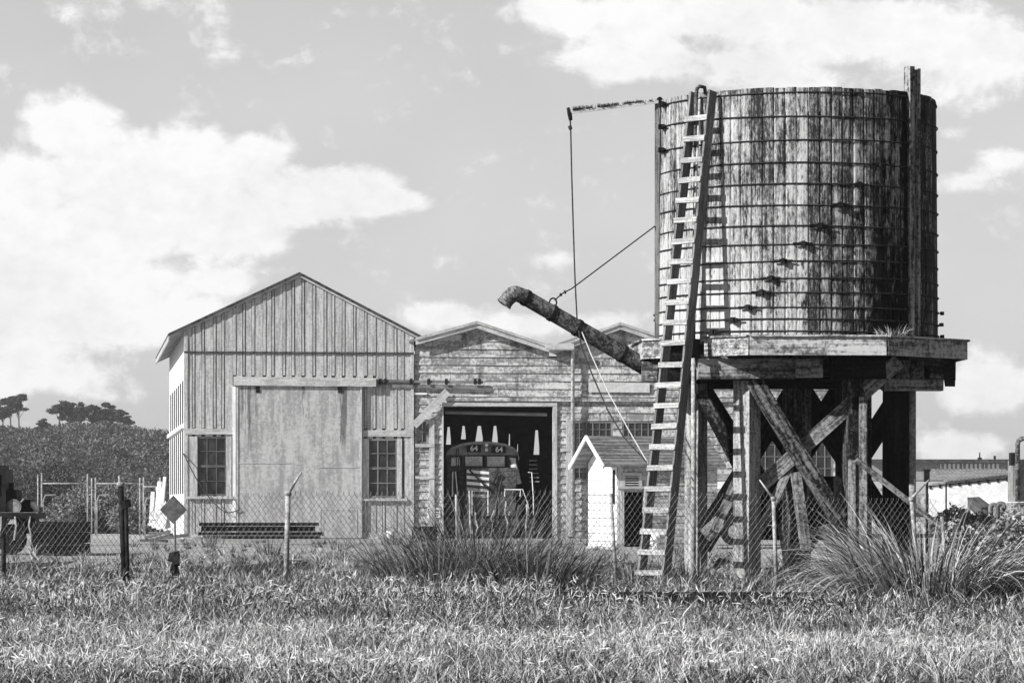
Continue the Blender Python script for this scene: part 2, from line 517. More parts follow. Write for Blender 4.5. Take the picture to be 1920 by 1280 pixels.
def tank_mat():
    m, nt, b = new_mat('tank_stave')
    uv = nt.nodes.new('ShaderNodeUVMap').outputs[0]           # u: along the stave, v: round the tank, metres
    tone = nt.nodes.new('ShaderNodeAttribute'); tone.attribute_name = 'tone'
    sep = nt.nodes.new('ShaderNodeSeparateXYZ'); nt.links.new(uv, sep.inputs[0])
    u, v = sep.outputs[0], sep.outputs[1]
    streak = _noise(nt, _map(nt, uv, (.75, 17, 1)), 1, 7, .66, .15)
    blot = _noise(nt, _map(nt, uv, (1.0, 2.6, 1)), 1, 6, .68, .4)
    fine = _noise(nt, _map(nt, uv, (9, 26, 1)), 1, 5, .75)
    x = _math(nt, 'MULTIPLY_ADD', _math(nt, 'SUBTRACT', blot, .5), 1.05, streak)
    x = _math(nt, 'MULTIPLY_ADD', _math(nt, 'SUBTRACT', fine, .5), 1.1, x)
    x = _math(nt, 'ADD', x, tone.outputs['Fac'])
    # paler towards the lower left, mossy dark to the right and below
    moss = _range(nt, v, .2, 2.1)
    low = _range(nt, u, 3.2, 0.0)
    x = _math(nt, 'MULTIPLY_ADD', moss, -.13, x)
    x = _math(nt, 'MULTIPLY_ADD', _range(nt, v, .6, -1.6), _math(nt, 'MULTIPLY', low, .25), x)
    x = _range(nt, x, .31, .81)
    col = _math(nt, 'MULTIPLY_ADD', x, .55, .03)
    # black seepage: narrow vertical runs gathered right of centre, densest low down
    run = _noise(nt, _map(nt, uv, (.35, 5.5, 1)), 1, 6, .7, .2)
    clump = _noise(nt, _map(nt, uv, (2.0, 5.5, 1)), 1, 5, .7)
    band = _range(nt, _math(nt, 'ABSOLUTE', _math(nt, 'SUBTRACT', v, 1.75)), 1.5, .15)
    k = _math(nt, 'MULTIPLY', band, _math(nt, 'MULTIPLY_ADD', low, .15, .07))
    k = _math(nt, 'ADD', k, _math(nt, 'MULTIPLY_ADD', clump, .65, _math(nt, 'MULTIPLY', run, .40)))
    k = _math(nt, 'MULTIPLY_ADD', tone.outputs['Fac'], .9, k)
    k = _range(nt, k, .65, .735)
    wet = _range(nt, _math(nt, 'MULTIPLY_ADD', _math(nt, 'SUBTRACT', clump, .5), .5, _math(nt, 'ABSOLUTE', _math(nt, 'SUBTRACT', v, 2.12))), .24, .13)
    k = _math(nt, 'MAXIMUM', k, wet)
    col = _math(nt, 'MULTIPLY', col, _math(nt, 'MULTIPLY_ADD', k, -.94, 1.0))
    cc = nt.nodes.new('ShaderNodeCombineColor')
    for i in range(3): nt.links.new(col, cc.inputs[i])
    nt.links.new(cc.outputs[0], b.inputs['Base Color'])
    _bump(nt, b, _math(nt, 'ADD', streak, _math(nt, 'MULTIPLY', fine, .6)), .6, .02)


tank_mat()

# ------------------------------------------------------------------ ground
def sheet(name, x0, x1, y0, y1, z, mat, nx=1, ny=1):
    vs, fs = [], []
    for j in range(ny + 1):
        for i in range(nx + 1):
            vs.append((x0 + (x1 - x0) * i / nx, y0 + (y1 - y0) * j / ny, z))
    for j in range(ny):
        for i in range(nx):
            a = j * (nx + 1) + i; fs.append((a, a + 1, a + nx + 2, a + nx + 1))
    me = bpy.data.meshes.new(name); me.from_pydata(vs, [], fs); me.materials.append(MATS[mat])
    o = bpy.data.objects.new(name, me); COL.objects.link(o); o['kind'] = 'structure'
    return o


sheet('ground', -900, 900, -60, 1500, 0.0, 'soil')


def yard_sheet():
    n = 240
    xs = np.linspace(-80, 60, n)
    front = 80 + 5 * np.sin(xs * .9) + 4 * np.sin(xs * 2.3 + 1) + 3 * np.sin(xs * 5.1 + .4) + RNG.normal(0, 1.6, n)
    vs = [(x, f, .004) for x, f in zip(xs, front)] + [(x, 330.0, .004) for x in xs]
    me = bpy.data.meshes.new('yard'); me.from_pydata(vs, [], [(i, i + 1, n + i + 1, n + i) for i in range(n - 1)]); me.materials.append(MATS['gravel'])
    o = bpy.data.objects.new('yard', me); COL.objects.link(o); o['kind'] = 'structure'


yard_sheet()


# ------------------------------------------------------------------ buildings: facade frame
class Facade:
    def __init__(s, px, d, theta, off=0.0, origin=None):
        s.th = theta
        s.ax = Vector((math.cos(theta), math.sin(theta), 0)); s.bk = Vector((-math.sin(theta), math.cos(theta), 0))
        s.O = (origin if origin is not None else gpt(px, d)) + s.bk * off

    def uz(s, px, py, w=0.0):
        d = Vector(((px - 960) / FPX, 1, (HZ - py) / FPX)); c = Vector((0, 0, EYE))
        t = (s.O + s.bk * w - c).dot(s.bk) / d.dot(s.bk)
        p = c + d * t
        return (p - s.O).dot(s.ax), p.z

    def W(s, u, w, z): return s.O + s.ax * u + s.bk * w + Vector((0, 0, z))


def panel(mb, F, quad, w0, w1, grain=None):
    """Prism over a quad of (u,z) corners (counter-clockwise from lower left) between depths w0 (front) and w1."""
    a, b, c, d = quad
    mb.hexa([F.W(a[0], w0, a[1]), F.W(b[0], w0, b[1]), F.W(b[0], w1, b[1]), F.W(a[0], w1, a[1]),
             F.W(d[0], w0, d[1]), F.W(c[0], w0, c[1]), F.W(c[0], w1, c[1]), F.W(d[0], w1, d[1])], grain)


def prect(mb, F, p0, p1, w0, w1, grain=None, wref=0.0):
    """Rectangle by two opposite photo corners (left, top), (right, bottom)."""
    u0, z1 = F.uz(*p0, wref); u1, z0 = F.uz(*p1, wref)
    panel(mb, F, [(u0, z0), (u1, z0), (u1, z1), (u0, z1)], w0, w1, grain)
    return u0, u1, z0, z1


def pbar(mb, F, p0, p1, width, w0, w1):
    """Bar on the facade between two photo points."""
    u0, z0 = F.uz(*p0); u1, z1 = F.uz(*p1)
    mb.beam(F.W(u0, (w0 + w1) / 2, z0), F.W(u1, (w0 + w1) / 2, z1), abs(w1 - w0), width, side=F.bk)


def cut(a, b, holes):
    segs = [(a, b)]
    for h0, h1 in holes:
        nxt = []
        for s0, s1 in segs:
            if h1 <= s0 or h0 >= s1: nxt.append((s0, s1)); continue
            if h0 > s0 + .02: nxt.append((s0, h0))
            if h1 < s1 - .02: nxt.append((h1, s1))
        segs = nxt
    return segs


def lap_siding(mb, F, u0, u1, top, openings, z0, course, w, joint=(1.1, 3.0)):
    """Horizontal boards, each course tilted out at its foot; top(z) -> list of (ua,ub) inside the wall at height z."""
    zs = z0
    zmax = max(t[1] for t in top)
    def span(z):
        pts = top; out = []; inside = None
        for (ua, za), (ub, zb) in zip(pts[:-1], pts[1:]):
            aa, bb = za >= z - 1e-6, zb >= z - 1e-6
            if aa and inside is None: inside = ua
            if aa and not bb:
                uc = ua + (z - za) / (zb - za) * (ub - ua) if zb != za else ub
                out.append((inside, uc)); inside = None
            elif bb and not aa:
                inside = ua + (z - za) / (zb - za) * (ub - ua) if zb != za else ua
        if inside is not None: out.append((inside, pts[-1][0]))
        return out
    while zs < zmax - .02:
        ze = min(zs + course, zmax - .01)
        cuts = sorted({zs, ze} | {o[2] for o in openings if zs < o[2] < ze} | {o[3] for o in openings if zs < o[3] < ze})
        # one run of joints per course
        joints = []; q = u0 - random.uniform(0, 1.5)
        while q < u1: q += random.uniform(*joint); joints.append(q)
        for a, b in zip(cuts[:-1], cuts[1:]):
            zm = (a + b) / 2
            sb, stp = span(a + .001), span(b - .001)
            for (l0, r0) in sb:
                m = [(l1, r1) for l1, r1 in stp if l1 < r0 and r1 > l0] or [((l0 + r0) / 2, (l0 + r0) / 2 + .01)]
                for l1, r1 in m:
                    le, re = (l0 if len(m) == 1 or l1 == m[0][0] else l1), (r0 if len(m) == 1 or r1 == m[-1][1] else r1)
                    holes = [(o[0], o[1]) for o in openings if o[2] < zm < o[3]]
                    holes += [(j - .006, j + .006) for j in joints if le + .3 < j < re - .3]
                    for s0, s1 in cut(le, re, holes):
                        t0 = l1 if s0 == le else s0; t1 = r1 if s1 == re else s1
                        if t0 > t1: t0 = t1 = (t0 + t1) / 2
                        t0 = max(t0, min(s0, t1)) if s0 != le else t0
                        fo = .05 * (1 - (a - zs) / course); fo2 = .05 * (1 - (b - zs) / course)
                        c = [F.W(s0, w - fo, a), F.W(s1, w - fo, a), F.W(s1, w + .06, a), F.W(s0, w + .06, a),
                             F.W(t0, w - fo2, b), F.W(t1, w - fo2, b), F.W(t1, w + .06, b), F.W(t0, w + .06, b)]
                        mb.hexa(c, 0)
        zs = ze


TH = R(7.1)
F1 = Facade(345, 137.0, TH)
DEP = 22.5

# ------------------------------------------------------------------ left shed: board and batten
def build_shed():
    F = F1
    t = thing('board_and_batten_shed', 'tall board and batten shed with steep gable and big pale sliding door', 'shed', F.W(4.5, 0, 0), TH)
    U1 = F.uz(776, 800)[0]
    ua, za = F.uz(561, 518)
    zl = F.uz(345, 619)[1]; zr = F.uz(776, 630)[1]
    top = lambda u: zl + (za - zl) * u / ua if u < ua else za + (zr - za) * (u - ua) / (U1 - ua)
    wl = prw(F, (370, 818), (424, 929)); wr = prw(F, (691, 822), (744, 933))
    op = [wl, wr]
    n = 23
    jo = [U1 * k / n + random.uniform(-.06, .06) for k in range(1, n)]
    gap = .135
    edges = sorted({0, U1, ua} | {o[0] for o in op} | {o[1] for o in op} | {q - gap / 2 for q in jo} | {q + gap / 2 for q in jo})
    mb, bk = MB(), MB()
    for a, b in zip(edges[:-1], edges[1:]):
        if b - a < .004: continue
        mid = (a + b) / 2
        holes = [(o[2], o[3]) for o in op if o[0] < mid < o[1]]
        groove = any(abs(mid - q) < gap / 2 for q in jo)
        for z0, z1 in cut(0.0, 99, holes):
            q = [(a, z0), (b, z0), (b, top(b) if z1 > 90 else z1), (a, top(a) if z1 > 90 else z1)]
            if groove: panel(bk, F, q, .045, .12, 2)
            else: panel(mb, F, q, 0.0, .12, 2)
    mb.build('front_wall', 'shed_board', t)
    bk.build('wall_backing', 'dark_sash', t)
    # battens over the joints, in two tiers parted by the flashing line, none over the door
    zf = F.uz(560, 661)[1]; zd = F.uz(560, 706)[1]; ztr = F.uz(380, 803)[1]; zlo = F.uz(380, 938)[1] - .12
    uA, uB = F.uz(438, 800)[0], F.uz(704, 800)[0]
    uD = F.uz(676, 900)[0]
    for u in jo:
        def batten(z0, z1):
            bt = MB(); h = .045 + random.uniform(-.012, .012)
            panel(bt, F, [(u - h, z0), (u + h, z0), (u + h, z1), (u - h, z1)], -.026, .046, 2)
            bt.build('batten', 'shed_batten', t)
        if top(u) - .06 > zf + .15: batten(zf + .035, top(u) - .05)
        batten(zd + .05 if uA < u < uB else ztr + .02, zf - .035)
        if uD < u < uB: batten(ztr + .02, F.uz(690, 724)[1] - .05)
        if not (uA < u < uD): 
            holes = [(o[2] - .14, o[3]) for o in op if o[0] - .36 < u < o[1] + .26]
            for z0, z1 in cut(.25, ztr - .26, holes):
                if z1 - z0 > .3: batten(z0, z1)
    fl = MB()
    panel(fl, F, [(.0, zf - .03), (U1, zf - .03 - .02), (U1, zf + .03), (0, zf + .03)], -.075, -.002, 0)
    fl.build('flashing', 'roof_dark', t)
    # side wall facing left, with battens and a girt
    sd = MB()
    zs = zl - .02
    sd.hexa([F.W(-.002, 0.002, 0), F.W(.12, .13, 0), F.W(.12, DEP, 0), F.W(-.002, DEP, 0),
             F.W(-.002, 0.002, zs), F.W(.12, .13, zs), F.W(.12, DEP, zs), F.W(-.002, DEP, zs)], 2)
    sd.hexa([F.W(U1 - .12, .13, 0), F.W(U1, .13, 0), F.W(U1, DEP, 0), F.W(U1 - .12, DEP, 0),
             F.W(U1 - .12, .13, zr), F.W(U1, .13, zr), F.W(U1, DEP, zr), F.W(U1 - .12, DEP, zr)], 2)
    sd.build('side_wall', 'shed_side', t)
    rb = MB()
    panel(rb, F, [(0.13, 0), (U1 - .13, 0), (U1 - .13, zr - .05), (.13, zl - .05)], DEP - .12, DEP, 0)
    panel(rb, F, [(.13, zl - .05), (U1 - .13, zr - .05), (ua + .02, za - .1), (ua - .02, za - .1)], DEP - .12, DEP, 0)
    rb.build('rear_wall', 'shed_board', t)
    yz = lambda py: F.uz(345, py)[1]
    for k in range(7):
        w = 1.3 + k * 3.05
        for (z0, z1) in ((yz(925), yz(806)), (yz(792), yz(712))):
            sb = MB(); sb.beam(F.W(-.012, w, z0), F.W(-.012, w, z1), .03, 1.0, side=F.ax); sb.build('side_window', 'roof_dark', t)
    sb = MB(); sb.beam(F.W(-.06, .05, yz(799)), F.W(-.06, DEP, yz(799)), .12, .16); sb.build('girt', 'shed_side', t)
    # roof: two slabs, rake boards under the front edge, rafter tails and soffit at the left eave
    ro = MB()
    ov, thk, fr = .62, .11, -.17
    sl = (za - zl) / ua; sr = (za - zr) / (U1 - ua)
    uL, uR = -ov, U1 + .42
    zL, zR = zl - ov * sl, zr - (uR - U1) * sr
    panel(ro, F, [(uL, zL + .05), (ua, za + .05), (ua, za + .05 + thk), (uL, zL + .05 + thk)], fr - .03, DEP + .4, 1)
    panel(ro, F, [(ua, za + .052), (uR, zR + .05), (uR, zR + .05 + thk), (ua, za + .05 + thk)], fr - .03, DEP + .4, 1)
    ro.build('roof', 'roof_dark', t)
    rk = MB()
    panel(rk, F, [(uL, zL - .03), (ua, za - .03), (ua, za + .048), (uL, zL + .048)], fr + .02, fr + .09, 0)
    panel(rk, F, [(ua + .003, za - .03), (uR, zR - .03), (uR, zR + .048), (ua + .003, za + .048)], fr + .02, fr + .09, 0)
    rk.build('rake_board', 'trim', t)
    ev = MB()
    ev.beam(F.W(uL + .02, fr + .1, zL - .05), F.W(uL + .02, DEP + .3, zL - .05), .05, .2)
    for k in range(16):
        w = fr + .3 + k * 1.45
        ev.beam(F.W(uL + .05, w, zL - .04), F.W(-.003, w, zl - .07), .07, .15, side=F.bk)
    ev.build('eave_rafters', 'trim', t)
    # sliding door with header track
    dr = MB()
    u0, u1, z0, z1 = prect(dr, F, (444, 724), (676, 1008), -.17, -.07, 2)
    d = dr.build('sliding_door', 'door_panel', t)
    e = MB()
    for px in (444.5, 676):
        pbar(e, F, (px, 724), (px, 1006), .07, -.2, -.172)
    for (a, b) in (((446, 868), (545, 868)), ((598, 876), (675, 876)), ((600, 955), (668, 955)), ((600, 955), (600, 1000)), ((668, 955), (668, 1000))):
        pbar(e, F, a, b, .03, -.19, -.172)
    e.build('door_edges', 'trim', d)
    for px in (483, 637):
        h = MB(); pbar(h, F, (px, 718), (px, 736), .16, -.21, -.172); h.build('hanger', 'iron', d)
    hd = MB()
    panel(hd, F, [F.uz(438, 723), F.uz(704, 725), F.uz(704, 709), F.uz(438, 706)], -.30, -.002, 0)
    hd.build('door_header', 'trim', t)
    jm = MB(); pbar(jm, F, (439, 724), (439, 1006), .12, -.1, -.001); jm.build('door_jamb', 'white_paint', t)
    # window lintel band and two sash windows
    for (a, b) in (((347, 803), (437, 814)), ((679, 806), (775, 818))):
        l = MB(); prect(l, F, a, b, -.07, -.001, 0); l.build('lintel', 'trim', t)
    cb = MB(); panel(cb, F, [(0.002, 0), (.14, 0), (.14, zl - .05), (.002, zl - .05)], -.05, -.001, 2)
    panel(cb, F, [(U1 - .13, 0), (U1, 0), (U1, zr - .05), (U1 - .13, zr - .05)], -.05, -.001, 2)
    cb.build('corner_board', 'trim', t)
    sk = MB(); panel(sk, F, [(.15, 0), (U1 - .14, 0), (U1 - .14, .24), (.15, .24)], -.055, -.001, 0); sk.build('sill_plank', 'siding', t)
    for (o, lab, clear) in ((wl, 'window with dusty closed panes', False), (wr, 'window with a broken lower pane', True)):
        fm = MB()
        a, b, z0, z1 = o
        for q in ([(a - .3, z0 - .02), (a, z0 - .02), (a, z1), (a - .3, z1)], [(b, z0 - .02), (b + .2, z0 - .02), (b + .2, z1), (b, z1)]):
            panel(fm, F, q, -.06, -.001, 2)
        win = fm.build('window', 'trim', t); win['label'] = lab
        s = MB(); panel(s, F, [(a - .42, z0 - .12), (b + .4, z0 - .12), (b + .4, z0 - .022), (a - .42, z0 - .022)], -.16, -.001, 0)
        s.build('sill', 'trim', win)
        g = MB(); panel(g, F, [(a, z0), (b, z0), (b, z1), (a, z1)], .06, .07, 0); g.build('pane', 'window_glass', win)
        mu = MB()
        for k in range(0, 4):
            uu = a + (b - a) * k / 3
            uu = min(max(uu, a + .025), b - .025)
            panel(mu, F, [(uu - .02, z0), (uu + .02, z0), (uu + .02, z1), (uu - .02, z1)], .02, .058, 2)
        for k in range(0, 5):
            zz = z0 + (z1 - z0) * k / 4; zz = min(max(zz, z0 + .03), z1 - .03)
            hh = .045 if k in (0, 2, 4) else .018
            panel(mu, F, [(a, zz - hh), (b, zz - hh), (b, zz + hh), (a, zz + hh)], .012, .056, 0)
        mu.build('sash', 'dark_sash' if not clear else 'rail_wood', win)
    # track running on from the header across to the workshop
    tr = MB()
    pbar(tr, F, (706, 714), (905, 717), .10, -.16, -.06)
    pbar(tr, F, (706, 723), (905, 727), .14, -.09, -.052)
    track = tr.build('door_track', 'rail_wood', t)
    for px in (712, 722, 770, 803, 836, 890, 898):
        h = MB(); pbar(h, F, (px, 710), (px, 721), .12, -.2, -.162); h.build('track_bracket', 'iron', track)
    # pale interior back board behind the glass so the inside reads as a dim room
    return t


def prw(F, p0, p1):
    u0, z1 = F.uz(*p0); u1, z0 = F.uz(*p1)
    return (u0, u1, z0, z1)


shed = build_shed()

# ------------------------------------------------------------------ workshop with three gables
def build_workshop():
    F = Facade(0, 0, TH, .10, origin=F1.O)
    W0 = F.uz(778, 800)[0]; W1 = F.uz(1576, 800)[0]
    t = thing('lap_sided_workshop', 'weathered lap sided workshop with low gables and wide open doorway', 'workshop', F.W(W0, 0, 0), TH)
    prof_px = [(778, 641), (892, 610), (1037, 658), (1160, 612), (1300, 660), (1425, 612), (1576, 664)]
    prof = [F.uz(*p) for p in prof_px]
    door = prw(F, (831, 762), (1036, 1200)); door = (door[0], door[1], 0.0, door[3])
    wa = prw(F, (776, 786), (803, 832)); wa = (W0 + .06, wa[1], wa[2], wa[3])
    wins = [prw(F, (1074, 789), (1149, 900)), prw(F, (1166, 789), (1240, 900)), prw(F, (1400, 789), (1470, 900)), prw(F, (1500, 789), (1562, 900))]
    op = [door, wa] + wins
    mb = MB()
    lap_siding(mb, F, W0, W1, prof, op, 0.0, .315, 0.0)
    mb.build('front_wall', 'siding', t)
    # eave strips and the belt moulding that overhangs the doorway line
    bl = MB()
    z = F.uz(1000, 748)[1]
    panel(bl, F, [(F.uz(835, 748)[0], z - .09), (W1, z - .09), (W1, z + .05), (F.uz(835, 748)[0], z + .05)], -.18, -.052, 0)
    bl.build('belt_moulding', 'siding', t)
    # door frame
    fm = MB()
    a, b, z0, z1 = door
    panel(fm, F, [(b, 0), (b + .17, 0), (b + .17, z1 + .02), (b, z1 + .02)], -.12, .1, 2)
    panel(fm, F, [(a - .06, 0), (a, 0), (a, z1 + .02), (a - .06, z1 + .02)], -.12, .1, 2)
    panel(fm, F, [(a - .06, z1 + .021), (b + .17, z1 + .021), (b + .17, z1 + .16), (a - .06, z1 + .16)], -.13, .1, 0)
    fm.build('door_frame', 'trim', t)
    hp = MB(); hp.tube([F.W(a + .1, .25, z1 - .22), F.W(b - .2, .25, z1 - .30)], .07, 8); hp.build('roller_bar', 'rail_wood', t)
    # posts either side of the doorway
    for (p0, p1) in (((804, 787), (814, 1000)), ((1061, 787), (1070, 1005))):
        ps = MB(); prect(ps, F, p0, p1, -.13, -.051, 2); ps.build('trim_post', 'trim', t)
    for (p0, p1) in (((778, 832), (814, 838)), ((778, 892), (814, 897)), ((1050, 840), (1074, 846))):
        hs = MB(); prect(hs, F, p0, p1, -.16, -.131, 0); hs.build('trim_rail', 'trim', t)
    # rear wall with tall slots that show the sky, side walls, roofs, dark lining
    rw = MB()
    zr = 6.2
    slots = []
    for (xa, xb, y0, y1) in ((836, 846, 800, 833), (864, 874, 798, 823), (891, 906, 798, 827), (922, 934, 798, 830), (953, 957, 813, 840), (969, 972, 832, 846), (1000, 1012, 806, 852),
                             (1080, 1085, 805, 845), (782, 792, 804, 826), (1066, 1072, 820, 850)):
        ua, zt = F.uz(xa, y0, DEP - .2); ub, zb = F.uz(xb, y1, DEP - .2)
        slots.append((ua, ub, zb, zt))
    lo, hi = -6.0, W1 + 1
    zmid = sorted({0.0, 7.6} | {s[2] for s in slots} | {s[3] for s in slots})
    for za, zb in zip(zmid[:-1], zmid[1:]):
        zm = (za + zb) / 2
        for s0, s1 in cut(W0, W1, [(s[0], s[1]) for s in slots if s[2] < zm < s[3]]):
            panel(rw, F, [(s0, za), (s1, za), (s1, zb), (s0, zb)], DEP - .2, DEP, 0)
    # slanted cheeks narrow each slot towards its top
    for (ua, ub, zb, zt) in slots:
        k = (ub - ua) * .3
        for q in ([(ua - .03, zb), (ua, zb), (ua + k, zt), (ua - .03, zt)], [(ub, zb), (ub + .03, zb), (ub + .03, zt), (ub - k, zt)]):
            panel(rw, F, q, DEP - .28, DEP - .201, 2)
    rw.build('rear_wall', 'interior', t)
    sw = MB()
    for u in (W0 - .0, W1 - .12):
        zz = 7.35
        panel(sw, F, [(u, 0), (u + .12, 0), (u + .12, zz), (u, zz)], .08, DEP - .21, 2)
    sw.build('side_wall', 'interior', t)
    # lining added just behind the front boards, near black to keep the inside dark
    li = MB()
    zc = sorted({0.0, 7.3} | {o[2] for o in op} | {o[3] for o in op})
    for za, zb in zip(zc[:-1], zc[1:]):
        for s0, s1 in cut(W0 + .13, W1 - .13, [(o[0], o[1]) for o in op if o[2] < (za + zb) / 2 < o[3]]):
            panel(li, F, [(s0, za), (s1, za), (s1, zb), (s0, zb)], .065, .1, 0)
    li.build('blackout_lining', 'interior', t)
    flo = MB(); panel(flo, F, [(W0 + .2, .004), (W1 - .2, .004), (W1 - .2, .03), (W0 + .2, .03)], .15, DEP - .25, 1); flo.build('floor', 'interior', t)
    for i in range(3):
        (ul, zl), (uc, zc_), (ur, zr_) = prof[2 * i], prof[2 * i + 1], prof[2 * i + 2]
        ro = MB()
        ext = .25 if i == 0 else 0
        e1 = .35 if i == 2 else 0
        s1 = (zc_ - zl) / (uc - ul); s2 = (zc_ - zr_) / (ur - uc)
        panel(ro, F, [(ul - ext, zl - ext * s1 + .02), (uc, zc_ + .02), (uc, zc_ + .14), (ul - ext, zl - ext * s1 + .14)], -.32, DEP + .3, 0)
        panel(ro, F, [(uc, zc_ + .021), (ur + e1, zr_ - e1 * s2 + .02), (ur + e1, zr_ - e1 * s2 + .14), (uc, zc_ + .14)], -.32, DEP + .3, 0)
        r = ro.build('roof', 'roof_shingle', t)
        rk = MB()
        panel(rk, F, [(ul, zl - .13), (uc, zc_ - .13), (uc, zc_ + .10), (ul, zl + .10)], -.40, -.325, 0)
        panel(rk, F, [(uc + .003, zc_ - .13), (ur, zr_ - .13), (ur, zr_ + .10), (uc + .003, zc_ + .10)], -.40, -.325, 0)
        panel(rk, F, [(ul, zl + .05), (uc, zc_ + .05), (uc, zc_ + .16), (ul, zl + .16)], -.47, -.405, 0)
        panel(rk, F, [(uc + .003, zc_ + .05), (ur, zr_ + .05), (ur, zr_ + .16), (uc + .003, zc_ + .16)], -.47, -.405, 0)
        rk.build('rake_board', 'trim', r)
    gu = MB(); prect(gu, F, (1020, 645), (1072, 657), -.62, -.48, 0); gu.build('gutter', 'trim', t)
    dp = MB()
    u, zt = F.uz(1072, 652)
    dp.tube([F.W(u, -.55, zt), F.W(u, -.3, zt - .3), F.W(u, -.3, .1)], .075, 8)
    dp.build('downspout', 'light_pipe', t, True)
    # windows: many small panes
    for (o, nx, nz) in ((wa, 2, 2), (wins[0], 6, 7), (wins[1], 6, 7), (wins[2], 4, 5), (wins[3], 4, 5)):
        a, b, z0, z1 = o
        fr = MB()
        for k in range(nx + 1):
            uu = a + (b - a) * k / nx; hw = .04 if k in (0, nx) else .013
            uu = min(max(uu, a + .04), b - .04)
            panel(fr, F, [(uu - hw, z0), (uu + hw, z0), (uu + hw, z1), (uu - hw, z1)], -.02, .03, 2)
        for k in range(nz + 1):
            zz = z0 + (z1 - z0) * k / nz; hh = .04 if k in (0, nz) else .012
            zz = min(max(zz, z0 + .04), z1 - .04)
            panel(fr, F, [(a, zz - hh), (b, zz - hh), (b, zz + hh), (a, zz + hh)], -.012, .028, 0)
        w = fr.build('window', 'rail_wood', t)
        g = MB(); panel(g, F, [(a, z0), (b, z0), (b, z1), (a, z1)], .031, .037, 0); g.build('pane', 'window_glass', w)
    # diagonal brace board
    br = MB(); pbar(br, F, (775, 798), (838, 734), .30, -.30, -.24)
    br.build('diagonal_brace', 'trim', t)
    ax = MB(); pbar(ax, F, (775, 738), (800, 738), .07, -.12, -.06); ax.build('ledge', 'white_paint', t)
    return t, F


workshop, F2 = build_workshop()

sg = MB()
panel(sg, F2, [F2.uz(1103, 735), F2.uz(1217, 736), F2.uz(1217, 718), F2.uz(1103, 716)], -.13, -.09, 0)
solo('sign_board', sg, 'sign_board', 'long blank pale board fixed high on the lap siding near the downspout', 'sign board', F2.W(*[F2.uz(1160, 726)[0], -.1, F2.uz(1160, 726)[1]]))

no = thing('notice', 'small white notice with dark lines of lettering beside the open doorway', 'notice', F2.W(F2.uz(812, 960)[0], -.1, F2.uz(812, 960)[1]), TH)
nb = MB(); panel(nb, F2, [F2.uz(800, 970), F2.uz(825, 970), F2.uz(825, 951), F2.uz(800, 951)], -.09, -.07, 0); nb.build('plate', 'white_paint', no)
nl = MB()
pbar(nl, F2, (802, 954), (808, 954), .05, -.096, -.091); pbar(nl, F2, (804, 954), (804, 960), .05, -.097, -.0915)
for (a, b, y, h) in ((809, 823, 957, .06), (806, 823, 961.5, .03), (806, 823, 964.5, .03), (807, 822, 967, .025)):
    x = a
    while x < b - 1:
        x2 = min(b, x + random.uniform(1.5, 4)); pbar(nl, F2, (x, y), (x2, y), h, -.096, -.091); x = x2 + .6
nl.build('lettering', 'black_paint', no)


# ------------------------------------------------------------------ locomotive in the doorway
def text_obj(body, size, loc, rz, mat, parent, depth=.012):
    c = bpy.data.curves.new('number', 'FONT'); c.body = body; c.size = size; c.extrude = depth
    c.align_x = 'CENTER'; c.align_y = 'CENTER'; c.offset = .006
    c.materials.append(MATS[mat])
    tmp = bpy.data.objects.new('number_curve', c)
    me = bpy.data.meshes.new_from_object(tmp); me.name = 'number'
    bpy.data.objects.remove(tmp)
    me.materials.clear(); me.materials.append(MATS[mat])
    o = bpy.data.objects.new('number', me); COL.objects.link(o)
    o.parent = parent
    o.matrix_local = PMAT[parent.name].inverted() @ (Matrix.Translation(loc) @ Matrix.Rotation(rz, 4, 'Z') @ Matrix.Rotation(R(90), 4, 'X'))
    return o


